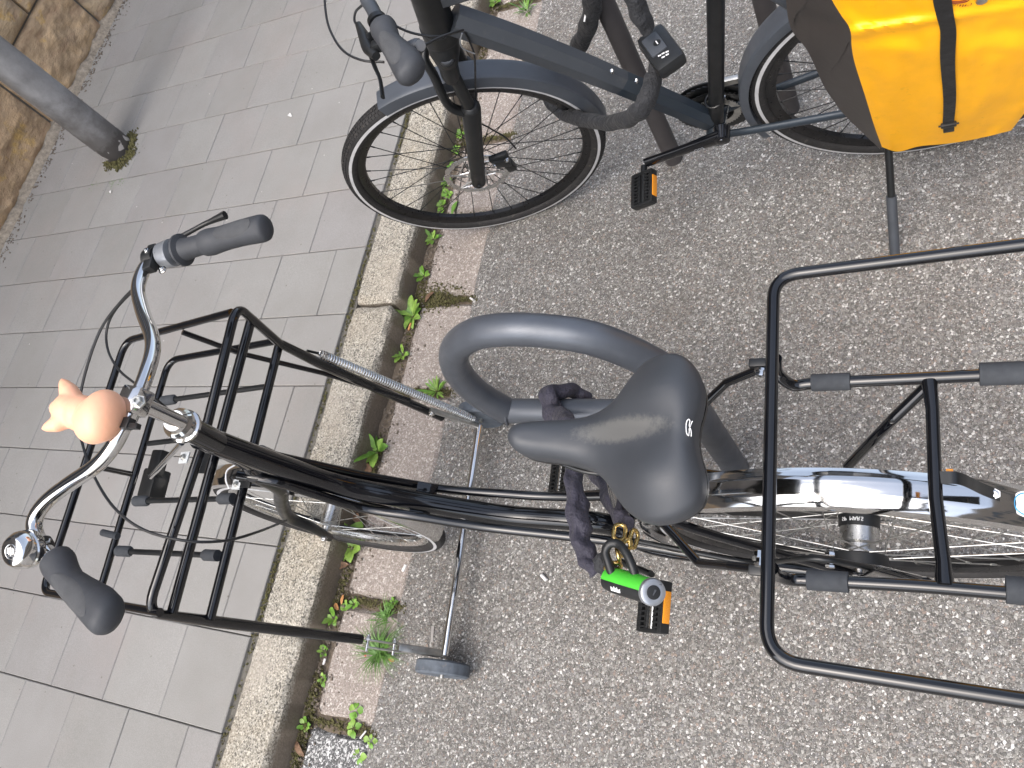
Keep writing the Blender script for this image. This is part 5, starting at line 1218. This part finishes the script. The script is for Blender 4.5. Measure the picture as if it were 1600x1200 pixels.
# grass tuft under the left hinge
def tuft(px, py, z, R_, nb, label, seed, group=None):
    rs = random.Random(seed); b = atz(px, py, z); e = empty('grass_tuft', b, label, 'grass', group); g = G()
    for k in range(nb):
        a = rs.uniform(0, 6.28); L = R_ * rs.uniform(.45, 1.1); d = V((math.cos(a), math.sin(a), 0)); s = V((-d.y, d.x, 0)); li = rs.uniform(.5, 1.3); bs = b + V((rs.gauss(0, .008), rs.gauss(0, .008), 0)); pts = []
        for i in range(5):
            t_ = i / 4; w_ = .0017 * (1 - t_) + .0002; c = bs + d * L * t_ + V((0, 0, L * (li * t_ - li * .8 * t_ * t_))); pts += [c - s * w_, c + s * w_]
        g.add(pts, [(2 * i, 2 * i + 1, 2 * i + 3, 2 * i + 2) for i in range(4)])
    g.out('blades', 'grass', e, kind='stuff'); return e
tuft(596, 1018, .004, .085, 130, 'thick grass tuft growing under the left hinge of the carrier stand', 3)
tuft(603, 962, .004, .05, 45, 'thin grass tuft in the gutter joint above the left hinge', 4)
for k, (x, y, r, lb) in enumerate(((147, 293, .02, 'left of the white crumb'), (176, 290, .022, 'just above the white crumb'), (190, 286, .02, 'right of the white crumb'), (228, 159, .012, 'right of the pole, left of a pair'), (237, 156, .012, 'right of the pole, right of a pair'), (172, 303, .016, 'just below the white crumb'))):
    tuft(x, y, PZ - .006, r, 26, 'small grass sprout in a paving joint ' + lb, 80 + k, 'grass sprouts in the paving joints')
# green seam between slabs and kerb, and in the stone joints
g = G()
def speck(p, s):
    a = random.random() * 6.28; ax_ = V((math.cos(a), math.sin(a), random.uniform(-.4, .4))); g_box(g, p, ax_, V((-ax_.y, ax_.x, .3)), (0, .2, 1), s, s * random.uniform(.4, .9), s * .5)
for k in range(5200):
    x = random.uniform(-1.2, 3.5); dens = .12 + .9 * max(0, vnoise(x, 0, 0, 3.1) * 1.6 + .1)
    if random.random() > dens: continue
    speck(V((x, random.gauss((Y_SLAB + Y_KT) / 2, .0045), PZ - .010 + random.random() * .006)), random.uniform(.0012, .003))
g.out('moss', 'moss', None, smooth=False, kind='stuff')
g = G()
for k in range(16000):
    x = random.uniform(-1.0, 3.2); dens = max(0, vnoise(x, 7, 0, 3.3) * 1.7 + .28)
    if random.random() > dens: continue
    speck(V((x, random.gauss(Y_G1 + .013, .008), .001 + random.random() * .009)), random.uniform(.0012, .0034))
for xj in sx_:
    if -1 < xj < 3:
        for k in range(420): speck(V((xj + random.gauss(0, .006), random.uniform(Y_G0 - .01, Y_G1 + .01), .0 + random.random() * .007)), random.uniform(.001, .003))
for k in range(800): speck(V((1.11 + random.gauss(0, .025), random.gauss(1.44, .05), .002 + random.random() * .009)), random.uniform(.0015, .0035))
g.out('gutter_moss', 'moss', None, smooth=False, kind='stuff')
# loose grit, crumbs on road and pavement
g = G()
for k in range(2600):
    x, y = random.uniform(-1.2, 3), random.gauss(Y_G1 + .015, .03)
    if y > Y_KF - .004: continue
    speck(V((x, y, .007 + random.random() * .003)), random.uniform(.0012, .004))
for k in range(500): 
    x = random.uniform(1, 3.4); speck(V((x, WALL_Y - .03 - abs(random.gauss(0, .03)), PZ + .002)), random.uniform(.0015, .005))
g.out('grit', 'grit', None, smooth=False, kind='stuff')
# litter
def flatbit(name, px, py, z, L, Wd, ang, m, label, cat, curl=.3, group=None, leafy=True):
    if name == 'dry_leaf': L *= .75; Wd *= .8
    c = atz(px, py, z); d = V((math.cos(ang), math.sin(ang), 0)); s = V((-d.y, d.x, 0)); rows = []
    for i in range(7):
        t_ = i / 6; w_ = Wd * (math.sin(math.pi * (.06 + .88 * t_)) ** .7 if leafy else 1); h = .002 + curl * L * math.sin(math.pi * t_) * .35; rows.append([c + d * L * (t_ - .5) - s * w_ * .5 + V((0, 0, h + curl * Wd * .3)), c + d * L * (t_ - .5) + V((0, 0, h)), c + d * L * (t_ - .5) + s * w_ * .5 + V((0, 0, h + curl * Wd * .3))])
    o = grid_surface(name, rows, m, None, angle=70); o['label'] = label; o['category'] = cat
    if group: o['group'] = group
    return o
def butt(px, py, z, L, r, ang, m, label, cat, name='cigarette_butt'):
    c = atz(px, py, z) + V((0, 0, r)); d = V((math.cos(ang), math.sin(ang), .05)); o = g_tube(G(), [c - d * L / 2, c - d * L * .48, c + d * L * .48, c + d * L / 2], [r * .9, r, r, r * .9], 12).out(name, m, None); o['label'] = label; o['category'] = cat; return o
butt(641, 511, .012, .024, .0035, -.9 + math.pi * .25, 'orange', 'orange cigarette stub lying beside the pale green weed rosette', 'cigarette butt')
butt(738, 468, .005, .016, .0032, 1.0, 'paper', 'white cigarette stub at the edge of the asphalt beside the hoop stand', 'cigarette butt')
flatbit('dry_leaf', 575, 733, .008, .05, .035, 1.2, 'dry', 'brown dead leaf under the upright weed at the kerb', 'leaf', .5)
flatbit('dry_leaf', 566, 728, .010, .035, .022, 2.6, 'dry', 'curled brown leaf against the kerb foot above the down tube', 'leaf', .6)
flatbit('dry_leaf', 527, 948, .010, .030, .017, .8, 'orange', 'orange leaf in the gutter beside tiny seedlings', 'leaf', .4)
flatbit('dry_leaf', 536, 937, .010, .034, .012, 0.1, 'orange', 'light orange leaf scrap just above the orange leaf', 'leaf', .3)
flatbit('dry_leaf', 572, 1022, .012, .020, .010, .3, 'red_leaf', 'small red leaf in the grass tuft under the hinge', 'leaf', .3)
flatbit('dry_leaf', 612, 1031, .012, .026, .013, 1.3, 'orange', 'tan leaf in the grass tuft right of the red leaf', 'leaf', .3)
flatbit('dry_leaf', 538, 885, .008, .045, .026, 1.9, 'dry', 'pale crumpled leaf in the gutter below the bright weed', 'leaf', .7)
flatbit('dry_leaf', 560, 810, .008, .045, .030, .7, 'dry', 'brown leaf seen behind the front wheel spokes of the black bicycle', 'leaf', .6)
flatbit('dry_leaf', 672, 465, .010, .055, .018, -.6, 'dry', 'long dry brown leaf in the gutter joint near the white stub', 'leaf', .5)
flatbit('dry_leaf', 470, 1170, .008, .06, .022, .9, 'dry', 'dry leaf in the gutter at the bottom edge of the picture', 'leaf', .5)
flatbit('fallen_leaf', 712, 325, .008, .05, .017, 2.9, 'leaf', 'dark green leaf lying on the gutter seen through the anthracite wheel', 'leaf', .4)
flatbit('paper_scrap', 454, 181, PZ, .026, .014, .9, 'paper', 'crumpled white paper scrap on the paving slabs near the upper bicycle', 'litter', .5)
flatbit('paper_scrap', 174, 300, PZ, .018, .012, .5, 'paper', 'white crumb beside the grass sprouts near the pole', 'litter', .5)
flatbit('metal_strip', 676, 991, .005, .040, .008, .18, 'slip', 'flat grey metal strip lying on asphalt beside the left hinge arm', 'litter', .02, leafy=False)
butt(851, 903, .005, .020, .0045, -2.2, 'paper', 'pinkish white stub on the open asphalt left of the padlock', 'cigarette butt')
butt(633, 888, .005, .020, .0045, -.3, 'paper', 'pale chip on the asphalt beside the gutter under the front mudguard', 'litter', 'stone_chip')
butt(508, 1034, .006, .016, .0035, -.1, 'paper', 'small white crumb in the gutter below the black carrier leg', 'litter', 'litter_crumb')
butt(568, 1148, .008, .024, .0022, -.6, 'paper', 'thin white stick lying among the lower gutter leaves', 'litter', 'litter_stick')
